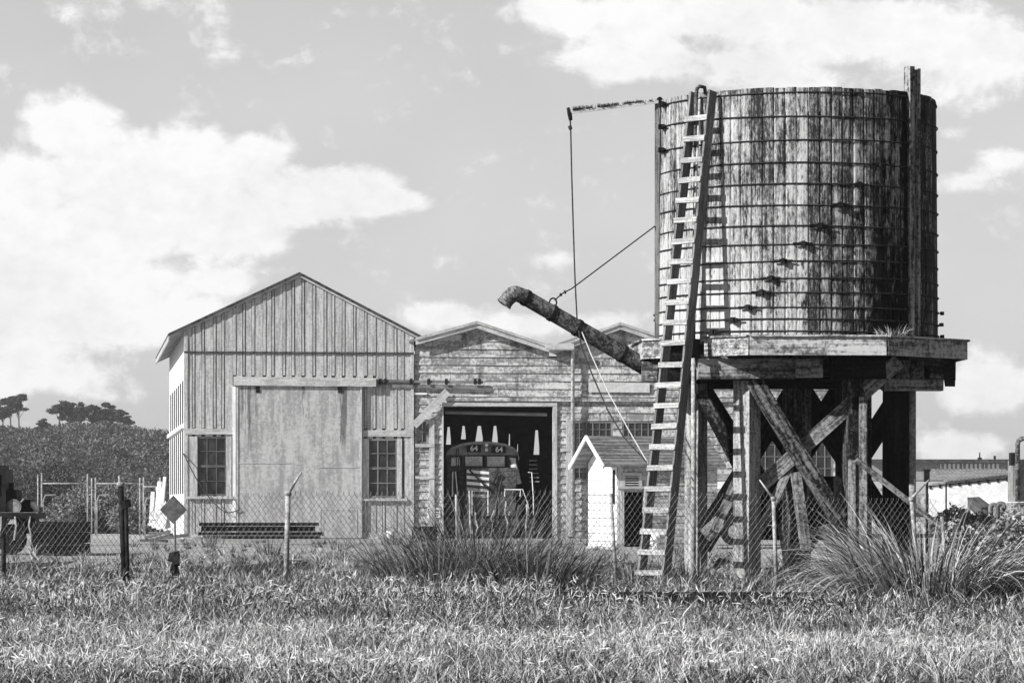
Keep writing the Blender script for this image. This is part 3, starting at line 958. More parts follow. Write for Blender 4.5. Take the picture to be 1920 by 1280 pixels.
def build_loco():
    F = F2
    w = .9
    t = thing('locomotive', 'dark diesel locomotive numbered 64 with striped nose standing in the open doorway', 'locomotive', F.W(F.uz(908, 900)[0], 2, 0), TH)
    P = lambda px, py, ww=w: F.uz(px, py, ww)
    def slab(name, mat, quadpx, w0, w1, par=None, grain=0, ref=None):
        m = MB(); panel(m, F, [P(*q, ref if ref is not None else w0) for q in quadpx], w0, w1, grain); return m.build(name, mat, par or t)
    # cab front with arched roof, built as a fan of slabs
    body = MB()
    panel(body, F, [P(842, 1000), P(972, 1000), P(972, 850), P(842, 852)], w + .75, w + 9, 2)
    cab = body.build('cab', 'dull_paint', t)
    arch = MB()
    pts = [(838, 862), (841, 850), (851, 842), (870, 835), (893, 832), (923, 832), (950, 836), (966, 843), (974, 851), (976, 862)]
    for a, b in zip(pts[:-1], pts[1:]):
        panel(arch, F, [P(*a), P(*b), P(b[0], b[1] - 5), P(a[0], a[1] - 5)], w + .5, w + 9, 1)
    for a, b in zip(pts[1:-2], pts[2:-1]):
        panel(arch, F, [P(a[0], 852), P(b[0], 852), P(*b), P(*a)], w + .72, w + .8, 0)
    arch.build('roof', 'grey_paint', t)
    nb1 = slab('number_board', 'black_paint', ((876, 847), (902, 847), (902, 833), (876, 833)), w + .55, w + .7)
    nb2 = slab('number_board', 'black_paint', ((922, 849), (948, 849), (948, 836), (922, 836)), w + .55, w + .7)
    for nb, px, py in ((nb1, 889, 840.5), (nb2, 936, 842.5)):
        u, z = P(px, py, w + .5); text_obj('64', .31, F.W(u, w + .545, z), TH, 'white_paint', nb)
    lampm = MB()
    for y in (834, 843):
        u, z = P(912, y, w + .5); lampm.tube([F.W(u, w + .45, z), F.W(u, w + .7, z)], .07, 10)
    lampm.build('headlight', 'white_paint', t, False)
    for q in (((849, 873), (866, 872), (865, 856), (850, 857)), ((876, 873), (908, 873), (908, 855), (876, 855)), ((917, 874), (950, 874), (950, 855), (917, 855)), ((959, 872), (971, 873), (971, 858), (959, 857))):
        fr = slab('cab_window', 'iron', [(q[0][0] - 1.5, q[0][1] + 1.5), (q[1][0] + 1.5, q[1][1] + 1.5), (q[2][0] + 1.5, q[2][1] - 1.5), (q[3][0] - 1.5, q[3][1] - 1.5)], w + .70, w + .745)
        m = MB(); panel(m, F, [P(*k) for k in q], w + .68, w + .699, 0); m.build('pane', 'cab_reflection', fr)
    # low nose stripes to the middle: lit left, shaded right, put into the colour
    hood = MB(); panel(hood, F, [P(874, 1005), P(966, 1005), P(966, 876), P(874, 878)], w - .2, w + .74, 2)
    hb = hood.build('hood', 'dull_paint', t)
    for k in range(5):
        y = 880 + k * 11
        s = MB(); panel(s, F, [P(875, y + 6, w - .2), P(917, y + 9, w - .2), P(917, y + 4, w - .2), P(875, y, w - .2)], w - .222, w - .202, 0); s.build('stripe', 'white_paint' if k < 3 else 'galvanised', hb)
        s = MB(); panel(s, F, [P(933, y + 4, w - .2), P(964, y + 1, w - .2), P(964, y - 2, w - .2), P(933, y, w - .2)], w - .222, w - .202, 0); s.build('stripe', 'dull_paint', hb)
    ve = MB()
    for (a, b) in (((883, 880), (926, 924)), ((926, 924), (938, 902)), ((922, 900), (927, 908)), ((927, 908), (938, 884))):
        pbar(ve, F, a, b, .06, w - .35, w - .26)
    ve.build('nose_rail', 'iron', t)
    # handrails, walkway, coupler beam, wheels, stack
    for pl in (((848, 930), (849, 884), (854, 884), (858, 930)), ((990, 885), (997, 885), (1000, 930), (1001, 1000)), ((946, 930), (947, 917), (980, 917), (990, 945), (992, 990)), ((975, 930), (976, 918), (946, 917)),
               ((860, 1000), (858, 932)), ((915, 1000), (915, 920), (885, 920), (885, 1000))):
        h = MB(); h.tube([F.W(*(P(*p, w - .4)[0:1]), w - .4, P(*p, w - .4)[1]) for p in pl], .02, 6); h.build('handrail', 'white_paint', t)
    slab('pilot_beam', 'dull_paint', ((838, 985), (1003, 985), (1003, 972), (838, 972)), w - .55, w - .25)
    slab('footplate', 'black_paint', ((838, 971.5), (1003, 971.5), (1003, 966), (838, 966)), w - .55, w + 8.5)
    for px in (868, 948):
        for k in range(2):
            u = P(px, 1000)[0]; m = MB(); m.tube([F.W(u - .07, w + .6 + k * 2.4, .52), F.W(u + .07, w + .6 + k * 2.4, .52)], .48, 18); m.build('wheel', 'iron', t)
    st = MB(); u, z = P(968, 872); st.tube([F.W(u - .1, w + .2, z + .05), F.W(u + .0, w + .2, z - .2), F.W(u + .12, w + .2, z - .75)], .13, 10); st.build('exhaust_elbow', 'light_pipe', t, True)
    for k in range(9):
        x = 858 + k * 16 + random.uniform(-5, 5)
        h = MB(); y0_ = random.uniform(925, 960); pts_ = []
        for f in (0, .33, .66, 1):
            u, z = P(x + math.sin(f * 3.1) * random.uniform(-9, 9), y0_ + (1003 - y0_) * f, w - .6); pts_.append(F.W(u, w - .6, z))
        h.tube(pts_, .035, 6); h.build('brake_hose', 'dull_paint' if k % 2 else 'light_pipe', t, True)
    cp = MB(); u, z = P(920, 985, w - .6); cp.box(F.W(u, w - .75, z), (.35, .5, .3), Matrix.Rotation(TH, 3, 'Z')); cp.tube([F.W(u - .18, w - .95, z), F.W(u, w - 1.05, z), F.W(u + .18, w - .95, z)], .07, 8); cp.build('coupler', 'iron', t)
    for px in (880, 958):
        u, z = P(px, 962, w - .3); m = MB(); m.tube([F.W(u, w - .32, z), F.W(u, w - .2, z)], .11, 12); m.build('headlight', 'galvanised', t)
    for px in (856, 860, 872, 912, 955, 957):
        u, z = P(px, 876, w + .6); m = MB(); m.tube([F.W(u, w + .62, z - 1.0), F.W(u, w + .62, z + random.uniform(.1, .9))], .02, 5); m.build('grab_iron', 'dull_paint', t)
    gr = MB()
    for k in range(6): pbar(gr, F, (1004, 862 + k * 8), (1018 + k, 862 + k * 8), .05, w + 1, w + 1.1)
    gr.build('side_grille', 'grey_paint', t)


build_loco()


# ------------------------------------------------------------------ pump house
def build_pump():
    th = R(18)
    F = Facade(1158, 107.0, th)
    t = thing('pump_house', 'small pump house with white sunlit gable, shingle roof and dark open door', 'hut', F.O, th)
    Lw = 3.3; Dw = 2.75; ze = F.uz(1160, 884)[1] + .28; zp = ze + .76
    op = [prw(F, (1169, 922), (1207, 1200))]; op = [(op[0][0], op[0][1], 0.0, op[0][3])]
    mb = MB()
    zs = sorted({0.0, ze, op[0][3]})
    for za, zb in zip(zs[:-1], zs[1:]):
        for s0, s1 in cut(0.0, Lw, [(o[0], o[1]) for o in op if o[2] < (za + zb) / 2 < o[3]]):
            q = 0
            while za + q < zb - .01:
                c1 = min(za + q + .21, zb)
                mb.hexa([F.W(s0, -.02, za + q), F.W(s1, -.02, za + q), F.W(s1, .08, za + q), F.W(s0, .08, za + q),
                         F.W(s0, 0, c1), F.W(s1, 0, c1), F.W(s1, .08, c1), F.W(s0, .08, c1)], 0)
                q += .21
    mb.build('front_wall', 'siding', t)
    gw = MB()
    def gable(u0, u1, mbx):
        mbx.hexa([F.W(u0, .081, 0), F.W(u1, .081, 0), F.W(u1, Dw, 0), F.W(u0, Dw, 0), F.W(u0, .081, ze), F.W(u1, .081, ze), F.W(u1, Dw, ze), F.W(u0, Dw, ze)], 1)
        mbx.hexa([F.W(u0, .081, ze), F.W(u1, .081, ze), F.W(u1, Dw, ze), F.W(u0, Dw, ze),
                  F.W(u0, Dw / 2 - .01, zp), F.W(u1, Dw / 2 - .01, zp), F.W(u1, Dw / 2 + .01, zp), F.W(u0, Dw / 2 + .01, zp)], 1)
    gable(0.0, .08, gw); gwo = gw.build('gable_wall', 'white_wall', t)
    for k in range(9):
        z = .25 + k * .24; m = MB(); m.beam(F.W(-.006, .09, z), F.W(-.006, Dw - .01, z), .012, .018, side=F.ax)
        m.build('board_gap', 'grey_paint', gwo)
    gw = MB(); gable(Lw - .08, Lw, gw); gw.build('gable_wall', 'white_wall', t)
    bw = MB(); panel(bw, F, [(.09, 0), (Lw - .09, 0), (Lw - .09, ze), (.09, ze)], Dw - .08, Dw - .002, 0); bw.build('rear_wall', 'interior', t)
    # roof: two slopes reaching past the gable
    ro = MB()
    oh, go = .26, .52
    sl = (zp - ze) / (Dw / 2)
    for sgn in (-1, 1):
        m0 = Dw / 2; e = -oh if sgn < 0 else Dw + oh
        zE = ze - oh * sl
        pts = []
        for u in (-go, Lw + .2):
            pts.append((u, e, zE)); pts.append((u, m0 + sgn * .002, zp + .02))
        a, b, c, d = pts
        n = .06
        lo = [F.W(*a), F.W(*c), F.W(*d), F.W(*b)]
        hi = [p + Vector((0, 0, n)) for p in lo]
        ro.hexa(lo + hi, 0)
    rf = ro.build('roof', 'roof_shingle', t)
    # shingle courses as thin battens on the front slope
    rs = MB()
    for k in range(9):
        f = (k + .5) / 9.0
        w_ = -oh + f * (Dw / 2 + oh); z_ = ze - oh * sl + f * (zp + .02 - ze + oh * sl) + .07
        rs.beam(F.W(-go + .01, w_, z_), F.W(Lw + .19, w_, z_), .16, .02, side=F.bk + Vector((0, 0, sl)))
    rs.build('shingle_courses', 'roof_shingle', rf)
    bg = MB()
    for sgn in (-1, 1):
        e = -oh if sgn < 0 else Dw + oh
        bg.beam(F.W(-go - .03, e, ze - oh * sl + .0), F.W(-go - .03, Dw / 2, zp + .05), .05, .13, side=F.ax)
    bg.build('barge_board', 'white_paint', t)
    tr = MB()
    a, b, z0, z1 = op[0]
    for q in ([(a - .10, 0), (a, 0), (a, z1 + .1), (a - .10, z1 + .1)], [(b, 0), (b + .10, 0), (b + .10, z1 + .1), (b, z1 + .1)]):
        panel(tr, F, q, -.07, -.022, 2)
    panel(tr, F, [(a - .22, z1 + .101), (b + .22, z1 + .101), (b + .22, z1 + .18), (a - .22, z1 + .18)], -.11, -.022, 0)
    panel(tr, F, [(0.001, 0), (.16, 0), (.16, ze - .02), (.001, ze - .02)], -.05, -.022, 2)
    tr.build('door_trim', 'post_pale', t)
    ve = MB()
    va = prw(F, (1164, 886), (1203, 919)); vi = prw(F, (1171, 892), (1197, 914))
    for q in ([(va[0], va[2]), (vi[0], va[2]), (vi[0], va[3]), (va[0], va[3])], [(vi[1], va[2]), (va[1], va[2]), (va[1], va[3]), (vi[1], va[3])]):
        panel(ve, F, q, -.06, -.022, 2)
    panel(ve, F, [(vi[0], va[2]), (vi[1], va[2]), (vi[1], vi[2]), (vi[0], vi[2])], -.058, -.022, 0)
    panel(ve, F, [(vi[0], vi[3]), (vi[1], vi[3]), (vi[1], va[3]), (vi[0], va[3])], -.058, -.022, 0)
    v = ve.build('louver_vent', 'trim', t)
    sl_ = MB()
    for k in range(5):
        z = vi[2] + (k + .5) * (vi[3] - vi[2]) / 5
        sl_.beam(F.W(vi[0], -.045, z), F.W(vi[1], -.045, z), .05, .012, side=F.bk + Vector((0, 0, .8)))
    sl_.build('slats', 'trim', v)
    bk = MB(); panel(bk, F, [(vi[0], vi[2]), (vi[1], vi[2]), (vi[1], vi[3]), (vi[0], vi[3])], -.0235, -.0215, 0); bk.build('vent_backing', 'black_paint', v)
    base = MB()
    base.hexa([F.W(-.08, -.09, 0), F.W(Lw + .06, -.09, 0), F.W(Lw + .06, Dw + .05, 0), F.W(-.08, Dw + .05, 0),
               F.W(-.08, -.09, .09), F.W(Lw + .06, -.09, .09), F.W(Lw + .06, Dw + .05, .09), F.W(-.08, Dw + .05, .09)], 0)
    base.build('plinth', 'siding', t)
    # slot window on the gable
    gs = MB()
    gs.box(F.W(-.02, .30, ze - .75), (.04, .14, 1.05), Matrix.Rotation(th, 3, 'Z')); gs.build('slot_window', 'iron', t)
    # near-black floor inside, its shade in the colour
    inn = MB(); panel(inn, F, [(.1, .005), (Lw - .1, .005), (Lw - .1, .1), (.1, .1)], .1, Dw - .1, 0); inn.build('floor', 'interior', t)
    return t


build_pump()


# ------------------------------------------------------------------ water tower
TD = 65.0
TC = gpt(1494, TD)


def T(px, py, dy=0.0): return wpt(px, py, TD + dy)


def zT(py, dy=0.0): return EYE + (HZ - py) / FPX * (TD + dy)


def build_tower():
    t = thing('water_tower', 'round wooden stave water tank on a timber trestle with swung out spout', 'water tower', TC)
    Rb, Rt = 2.625, 2.59
    zb, zt = zT(640, -2.6), zT(163, -2.6)
    # staves
    n = 78
    vs, fs, uvs, tones = [], [], [], []
    for i in range(n):
        a0 = 2 * math.pi * (i + .03) / n; a1 = 2 * math.pi * (i + .97) / n
        j = random.uniform(-.008, .008); dz = random.uniform(-.014, .010)
        tn = random.uniform(-.10, .10)
        o = len(vs)
        H = 10
        # columns: two outer edges and a middle, inner two edges
        cols = [(a0, -.012), (a0 + (a1 - a0) * .1, 0), ((a0 + a1) / 2, .004), (a1 - (a1 - a0) * .1, 0), (a1, -.012), (a1, -.07), (a0, -.07)]
        for h in range(H + 1):
            f = h / H
            r = Rb + (Rt - Rb) * f + j
            z = zb + (zt + dz - zb) * f
            for a, dr in cols:
                vs.append(TC + Vector((math.sin(a) * (r + dr), -math.cos(a) * (r + dr), z)))
                tones.append(tn)
        m = len(cols)
        for h in range(H):
            for c in range(m):
                c2 = (c + 1) % m
                fs.append([o + h * m + c, o + h * m + c2, o + (h + 1) * m + c2, o + (h + 1) * m + c])
                def uvp(hh, cc):
                    a = cols[cc][0]
                    a = (a + math.pi) % (2 * math.pi) - math.pi
                    return ((zt - zb) * hh / H, a * Rb)
                uvs.append([uvp(h, c), uvp(h, c2), uvp(h + 1, c2), uvp(h + 1, c)])
        fs.append([o + H * m + c for c in range(m)]); uvs.append([(zt - zb, (cols[c][0] + math.pi) % (2 * math.pi) * Rb) for c in range(m)])
    mb = MB(); mb.v, mb.f, mb.uv = [Vector(v) for v in vs], fs, uvs
    tank = mb.build('tank', 'tank_stave', t)
    at = tank.data.attributes.new('tone', 'FLOAT', 'POINT'); at.data.foreach_set('value', tones)
    # inside water surface / lid boards a little below the rim
    ld = MB()
    for k in range(18):
        x0 = -2.5 + k * 5.0 / 18; x1 = x0 + 5.0 / 18 - .01; xm = max(abs(x0), abs(x1))
        hw = math.sqrt(max(.01, 2.5 ** 2 - xm ** 2))
        ld.box(TC + Vector(((x0 + x1) / 2, 0, zt - .45)), (x1 - x0, 2 * hw, .04))
    ld.build('lid_boards', 'dark_timber', t)
    # iron hoops and their lugs
    hy = [173, 217, 262, 305, 345, 383.5, 423, 457, 489, 521, 547, 575, 598, 620]
    lug = [(1490, 0), (1487, 0), (1487, 0), (1622, 1), (1583, 1), (1550, 1), (1513, 1), (1484, 1), (1449, 1), (1428, 1), (1412, 1), (1389, 1), (1364, 1), (1330, 1)]
    for k, y in enumerate(hy):
        z = zT(y, -2.62); f = (z - zb) / (zt - zb); r = Rb + (Rt - Rb) * f + .018
        m = MB(); ph = random.uniform(0, 6)
        m.tube([TC + Vector((math.sin(a) * (r + .006 * math.sin(3 * a + ph)), -math.cos(a) * (r + .006 * math.sin(3 * a + ph)), z + .012 * math.sin(2 * a + ph))) for a in [2 * math.pi * q / 96 for q in range(96)]], .0135, 6, closed=True)
        h = m.build('hoop', 'hoop_iron', t, True)
        px, on = lug[k]
        spots = [math.asin(max(-1, min(1, (px - 1494) / 100 / 2.62)))]
        spots.append(-1.28 if k < 3 else random.choice((1.35, 1.42)))
        for a in spots:
            if (a > 1.3 and k < 11) or (k < 3 and a > -1): continue
            q_ = .6 if a > 1.3 else .85
            m = MB()
            tan = Vector((math.cos(a), math.sin(a), 0)); rad = Vector((math.sin(a), -math.cos(a), 0))
            c = TC + rad * (r + .05) + Vector((0, 0, z))
            M = Matrix((tan, rad, Vector((0, 0, 1)))).transposed()
            m.box(c, (.16 * q_, .09 * q_, .075 * q_), M)
            m.box(c + rad * .03 * q_, (.07 * q_, .12 * q_, .11 * q_), M)
            m.tube([c - tan * .19 + rad * .01, c + tan * .17 + rad * .01], .02, 6)
            m.build('hoop_lug', 'iron', h)
    # deck: octagon of planks edged with fascia boards
    ph = R(2.6)
    AP = 2.97
    dkz = zT(630, -2.97)
    cdir = lambda q: Vector((math.sin(ph + q), -math.cos(ph + q), 0))
    dk = MB()
    for k in range(22):
        x0 = -AP + .06 + k * (2 * AP - .12) / 22; x1 = x0 + (2 * AP - .12) / 22 - .012
        xm = max(abs(x0), abs(x1)); hw = min(AP - .06, AP * 1.414 - .085 - xm)
        Mz = Matrix.Rotation(ph, 3, 'Z')
        dk.box(TC + Mz @ Vector(((x0 + x1) / 2, 0, 0)) + Vector((0, 0, dkz - .07)), (x1 - x0, 2 * hw, .06), Mz)
    dk.build('deck_planks', 'tower_timber', t)
    sd = AP * math.tan(math.pi / 8)
    for q in range(8):
        nrm = cdir(q * math.pi / 4); tan = Vector((-nrm.y, nrm.x, 0))
        segs = [(-sd, sd)]
        if q == 7: segs = [(-sd, -sd + .55), (sd - 1.02, sd)]
        if q == 0: segs = [(-sd, sd)]
        if q == 1: segs = [(-sd + .012, sd)]
        for a, b in segs:
            m = MB()
            c = TC + nrm * AP
            m.beam(c + tan * (a + .004) + Vector((0, 0, dkz - .175)), c + tan * (b - .004) + Vector((0, 0, dkz - .175)), .07, .33, side=nrm)
            m.beam(c + tan * (a + .004) + nrm * .02 + Vector((0, 0, dkz + .006)), c + tan * (b - .004) + nrm * .02 + Vector((0, 0, dkz + .006)), .13, .032, side=nrm)
            m.build('fascia_board', 'fascia_timber', t)
    # trestle: posts, caps, joists
    def post(px, dy, w, top, mat='tower_timber', name='post', an=14):
        m = MB(); b = gpt(px, TD + dy, -.1); m.beam(b, Vector((b.x, b.y, top)), w, w, side=(math.cos(R(an)), math.sin(R(an)), 0), jitter=.012); return m.build(name, mat, t)
    zc = zT(712, -2.3)
    post(1400, -1.95, .36, zc, 'post_sunlit', an=50)
    rp = post(1606, -1.85, .42, zc + .02)
    post(1305, -.6, .31, zc - .01, 'post_sunlit', an=50)
    post(1494, .1, .42, zc - .01)
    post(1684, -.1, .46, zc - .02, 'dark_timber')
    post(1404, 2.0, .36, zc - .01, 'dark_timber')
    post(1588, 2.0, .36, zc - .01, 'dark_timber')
    # split facing boards on the right front post
    m = MB(); b = gpt(1618, TD - 2.12); m.beam(Vector((b.x, b.y, 0)), Vector((b.x, b.y, zc - .3)), .14, .10, side=(1, 0, 0)); m.build('post_facing', 'front_timber', t)
    m = MB(); b = gpt(1597, TD - 2.1); m.beam(Vector((b.x, b.y, 0)), Vector((b.x, b.y, zT(862, -2.1))), .13, .09, side=(1, 0, 0)); m.build('post_facing', 'front_timber', t)
    def cap(p0, p1, w, h, mat='tower_timber', name='cap_beam'):
        m = MB(); m.beam(p0, p1, w, h, jitter=.01); return m.build(name, mat, t)
    zj = (zT(676, -2.3) + zT(710, -2.3)) / 2
    cap(T(1308, 692, -2.28), T(1490, 691, -2.2), .28, .36, 'front_timber')
    cap(T(1491, 691, -2.36), T(1541, 690, -2.34), .28, .34, 'front_timber')
    cap(T(1656, 721, -1.5), T(1766, 721, -1.35), .26, .22, 'front_timber')
    cap(T(1203, 697, -1.2), T(1236, 697, -1.2), .3, .36, 'front_timber')
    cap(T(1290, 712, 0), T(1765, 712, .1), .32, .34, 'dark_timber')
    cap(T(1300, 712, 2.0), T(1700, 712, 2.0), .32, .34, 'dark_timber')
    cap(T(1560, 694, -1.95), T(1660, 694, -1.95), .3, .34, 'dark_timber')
    for px in (1320, 1375, 1430, 1485, 1545, 1600, 1645):
        s = -2.0 if px < 1500 else (-1.7 if px > 1560 else -2.1)
        cap(gpt(px, TD + s, zj + .04), gpt(px, TD + 2.4, zj + .04), .17, .30, 'dark_timber', 'joist')
    for px, s in ((1693, -1.62), (1720, -1.62), (1756, -1.66)):
        cap(gpt(px, TD + s, zj + .03), gpt(px, TD + 1.6, zj + .03), .24, .34, 'tower_timber', 'joist')
    cap(T(1555, 690, 1.9), T(1792, 690, 1.9), .1, .46, 'dark_timber', 'joist')  # cross board added to black out sky gaps between the joists
    cap(gpt(1549, TD - 1.5, zj + .03), gpt(1549, TD + 1.6, zj + .03), .3, .36, 'dark_timber', 'joist')  # added to block a bright hole of sky under the deck
    cap(gpt(1781, TD - 1.3, zj + .03), gpt(1781, TD + 1.2, zj + .03), .2, .42, 'dark_timber', 'joist')
    cap(gpt(1258, TD - 1.4, zj + .03), gpt(1258, TD + 1.2, zj + .03), .5, .36, 'dark_timber', 'joist')
    # braces
    def brace(p0, p1, w=.28, h=.12, mat='tower_timber'):
        m = MB(); m.beam(p0, p1, h, w, side=(0, 1, 0), jitter=.01); m.build('brace', mat, t)
    brace(T(1412, 712, -2.2), T(1572, 972, -2.02), .30, .14)
    brace(T(1686, 676, -2.05), T(1322, 1004, -1.6), .27, .14, 'front_timber')
    brace(T(1312, 735, -1.0), T(1402, 905, -.9), .24, .12)
    brace(T(1402, 905, -1.0), T(1322, 1030, -.9), .2, .12, 'dark_timber')
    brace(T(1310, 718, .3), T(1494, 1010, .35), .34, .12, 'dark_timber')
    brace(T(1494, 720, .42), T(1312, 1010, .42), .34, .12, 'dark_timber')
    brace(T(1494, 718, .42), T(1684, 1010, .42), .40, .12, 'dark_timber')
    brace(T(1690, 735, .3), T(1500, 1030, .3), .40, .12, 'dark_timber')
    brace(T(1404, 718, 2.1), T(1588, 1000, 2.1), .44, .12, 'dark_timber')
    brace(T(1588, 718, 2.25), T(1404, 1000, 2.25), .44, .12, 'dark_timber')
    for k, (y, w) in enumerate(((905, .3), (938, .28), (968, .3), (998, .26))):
        cap(T(1404 + k * 3, y, 2.42), T(1590 - k * 6, y + 3, 2.42), .05, w, 'dark_timber', 'dark_infill_board')  # dark boards added behind the trestle to keep its inside black
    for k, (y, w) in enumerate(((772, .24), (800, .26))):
        cap(T(1440, y, 2.5), T(1512, y + 2, 2.5), .05, w, 'dark_timber', 'dark_infill_board')  # more of the added blackening boards, higher up
    for p0, p1, w in (((1338, 1000), (1388, 885), .17), ((1418, 1010), (1482, 872), .16), ((1492, 885), (1512, 1030), .20), ((1545, 985), (1572, 1060), .22), ((1372, 1040), (1318, 1075), .16)):
        brace(T(*p0, -1.95), T(*p1, -1.75), w, .06, 'front_timber')  # pale boards added in the shape of sunlit patches
    # lean-to boards low down that catch the sun
    brace(T(1478, 1085, -1.7), T(1462, 985, -1.2), .05, .2, 'front_timber')
    # pipes: riser pair beside the left post, overflow down the right post
    def pipe(pts, r, name='pipe', mat='light_pipe'):
        m = MB(); m.tube(pts, r, 10); return m.build(name, mat, t, True)
    y0 = -2.3
    pipe([gpt(1300.5, TD - 1.5, 0), T(1300.5, 640, -1.5)], .045)
    pipe([T(1300, 668, -1.9), T(1305, 180, -2.02), T(1307, 166, -2.04), T(1312, 162, -2.03), T(1321, 164, -1.98), T(1323, 176, -1.9)], .035, 'vent_pipe', 'rusty_pipe')
    pipe([T(1292, 640, -2.02), T(1312, 186, -2.05)], .022, 'thin_pipe')
    pipe([gpt(1711, TD - .45, 0.0), gpt(1711, TD - .45, zc - .1)], .065, 'overflow_pipe', 'light_pipe')
    # mast along the tank's left edge with a sheave at its head
    m = MB(); m.beam(T(1232, 642, -.4), T(1232, 188, -.4), .09, .09, jitter=.004); mast = m.build('mast', 'rail_wood', t)
    m = MB(); m.tube([T(1237, 192, -.4) + Vector((math.cos(a) * .055, 0, math.sin(a) * .09)) for a in [2 * math.pi * k / 16 for k in range(16)]], .014, 6, closed=True)
    m.tube([T(1237, 188, -.45), T(1237, 188, -.33)], .05, 10); m.build('sheave', 'iron', mast)
    m = MB(); m.tube([T(1225, 590, -.4), T(1232, 594, -.4), T(1226, 602, -.4)], .02, 6); m.build('hook', 'iron', mast)
    # tall guide post on the right, two planks with a packer
    rot = R(35)
    tx = Vector((math.cos(rot), math.sin(rot), 0)); ty = Vector((-math.sin(rot), math.cos(rot), 0))
    pb = gpt(1710, TD - 1.72); ztp = zT(126, -1.7)
    m = MB()
    bz = lambda z, a, b: pb + tx * a + ty * b + Vector((0, 0, z))
    m.beam(bz(dkz, -.065, 0), bz(ztp, -.065, 0), .11, .17, side=tx)
    m.beam(bz(dkz, .105, 0), bz(ztp - .03, .105, 0), .06, .17, side=tx)
    m.beam(bz(dkz, .034, .03), bz(ztp - .12, .034, .03), .075, .10, side=tx)
    gp = m.build('guide_post', 'front_timber', t)
    m = MB(); m.tube([bz(ztp - .2, -.05, -.10), bz(ztp - .2, -.05, -.04)], .035, 8); m.build('bolt', 'iron', gp)
    m = MB(); m.box(bz(zT(215, -1.7), 0, .11), (.75, .14, .22), Matrix.Rotation(rot, 3, 'Z')); m.build('bracket', 'iron', gp)
    # iron strap box where the ladder passes the deck
    m = MB(); m.box(T(1297, 653, -2.3), (.20, .22, .34), Matrix.Rotation(R(-42), 3, 'Z')); m.build('deck_bracket', 'iron', t)
    # spout: long pipe with collars and a turned-down mouth
    sp0, sp1 = T(1245, 708, -.55), T(982, 556, -1.5)
    d = (sp1 - sp0)
    m = MB()
    pts = [sp0 + d * f for f in (0, .2, .4, .6, .8, 1.0)]
    m.tube(pts + [T(967, 550, -1.55), T(957, 553, -1.58)], [.165, .16, .155, .15, .148, .145, .145, .143], 18)
    spo = m.build('spout', 'rusty_pipe', t, True)
    m = MB(); m.tube([T(962, 551, -1.56), T(952, 560, -1.58), T(945, 570, -1.60)], [.146, .14, .138], 18, cap=False)
    m.tube([T(946.5, 568, -1.60), T(944.5, 570.6, -1.60)], [.14, .155], 18, cap=False); m.build('mouth', 'rusty_pipe', spo, True)
    for f in (.30, .62, .80, .985):
        c = sp0 + d * f; m = MB(); m.tube([c - d.normalized() * .035, c + d.normalized() * .035], .180 - .022 * f, 18); m.build('collar', 'iron', spo)
    m = MB(); c = T(1037, 567, -1.31)
    m.tube([c + Vector((math.cos(a) * .065, 0, math.sin(a) * .08)) for a in [2 * math.pi * k / 16 for k in range(16)]], .015, 6, closed=True)
    m.build('lifting_ring', 'iron', spo)
    m = MB(); m.tube([T(1037, 576, -1.31), T(1036, 588, -1.31)], .05, 8); m.build('clevis', 'iron', spo)
    m = MB(); m.tube([T(1040, 563, -1.31), T(1052, 552, -1.28), T(1058, 548, -1.26), T(1072, 541, -1.22), T(1228, 424, -.45)], .012, 6)
    m.tube([T(1050, 553.5, -1.28), T(1053, 551.5, -1.28)], .03, 6); m.tube([T(1058, 548, -1.26), T(1061, 547, -1.26)], .035, 6)
    m.build('chain', 'iron', spo)
    # white boom; dark fringe added for the ragged look of its blown-out top
    m = MB(); m.beam(T(1069, 211, -1.0), T(1234, 191, -.45), .05, .055, jitter=.004); bo = m.build('boom', 'white_paint', t)
    m = MB(); m.tube([T(1065, 202, -1), T(1068, 214, -1), T(1070, 226, -1)], [.03, .045, .035], 7); m.build('boom_tip', 'iron', bo)
    pr = []
    n = 900
    f = RNG.random(n); p0 = np.array(T(1075, 209.5, -1.0)); p1 = np.array(T(1224, 191.5, -.5))
    P = p0 + (p1 - p0) * f[:, None] + RNG.normal(0, .01, (n, 3)); P[:, 2] += .02
    keep = np.sin(f * 40) + np.sin(f * 17 + 1) + RNG.normal(0, .6, n) > -.6; P = P[keep]; f = f[keep]; n = len(P)
    hgt = .075 * (1 - .6 * f) * RNG.uniform(.4, 1.3, n)
    V, Fc, Tn = blades(P, RNG.uniform(0, 6.28, n), hgt, RNG.uniform(0, .5, n), RNG.uniform(0, .8, n), np.full(n, .018), 2, RNG.uniform(.02, .12, n))
    np_mesh('boom_fringe', V, Fc, 'leaf', Tn, parent=bo)
    return t, dkz


tower, DKZ = build_tower()


# rope from the boom, leaning ladder
def sag(p, n=10, amt=0):
    return p


rp = MB()
rp.tube([T(1069, 224, -1.0), T(1070, 240, -1.0), T(1072, 330, -1), T(1075, 430, -1.02), T(1078, 520, -1.1), T(1082, 600, -1.2), T(1090, 650, -1.4), T(1112, 706, -1.6), T(1140, 770, -1.9), T(1170, 820, -2.2), T(1200, 852, -2.5), T(1212, 866, -2.6)], .014, 6)
rp.tube([T(1068, 236, -1), T(1070, 243, -1)], .035, 6)
solo('boom_rope', rp, 'rope_fibre', 'dark rope hanging from the boom tip and drawn across to the ladder foot', 'rope', T(1069, 224, -1.0))
rp = MB()
rp.tube([T(1087, 612, -1.2), T(1110, 668, -1.5), T(1141, 736, -1.8), T(1179, 806, -2.2), T(1215, 868, -2.6)], .011, 6)
solo('slack_line', rp, 'pale_rope', 'pale thin line slanting from below the spout towards the ladder', 'rope', T(1086, 622, -1.2))


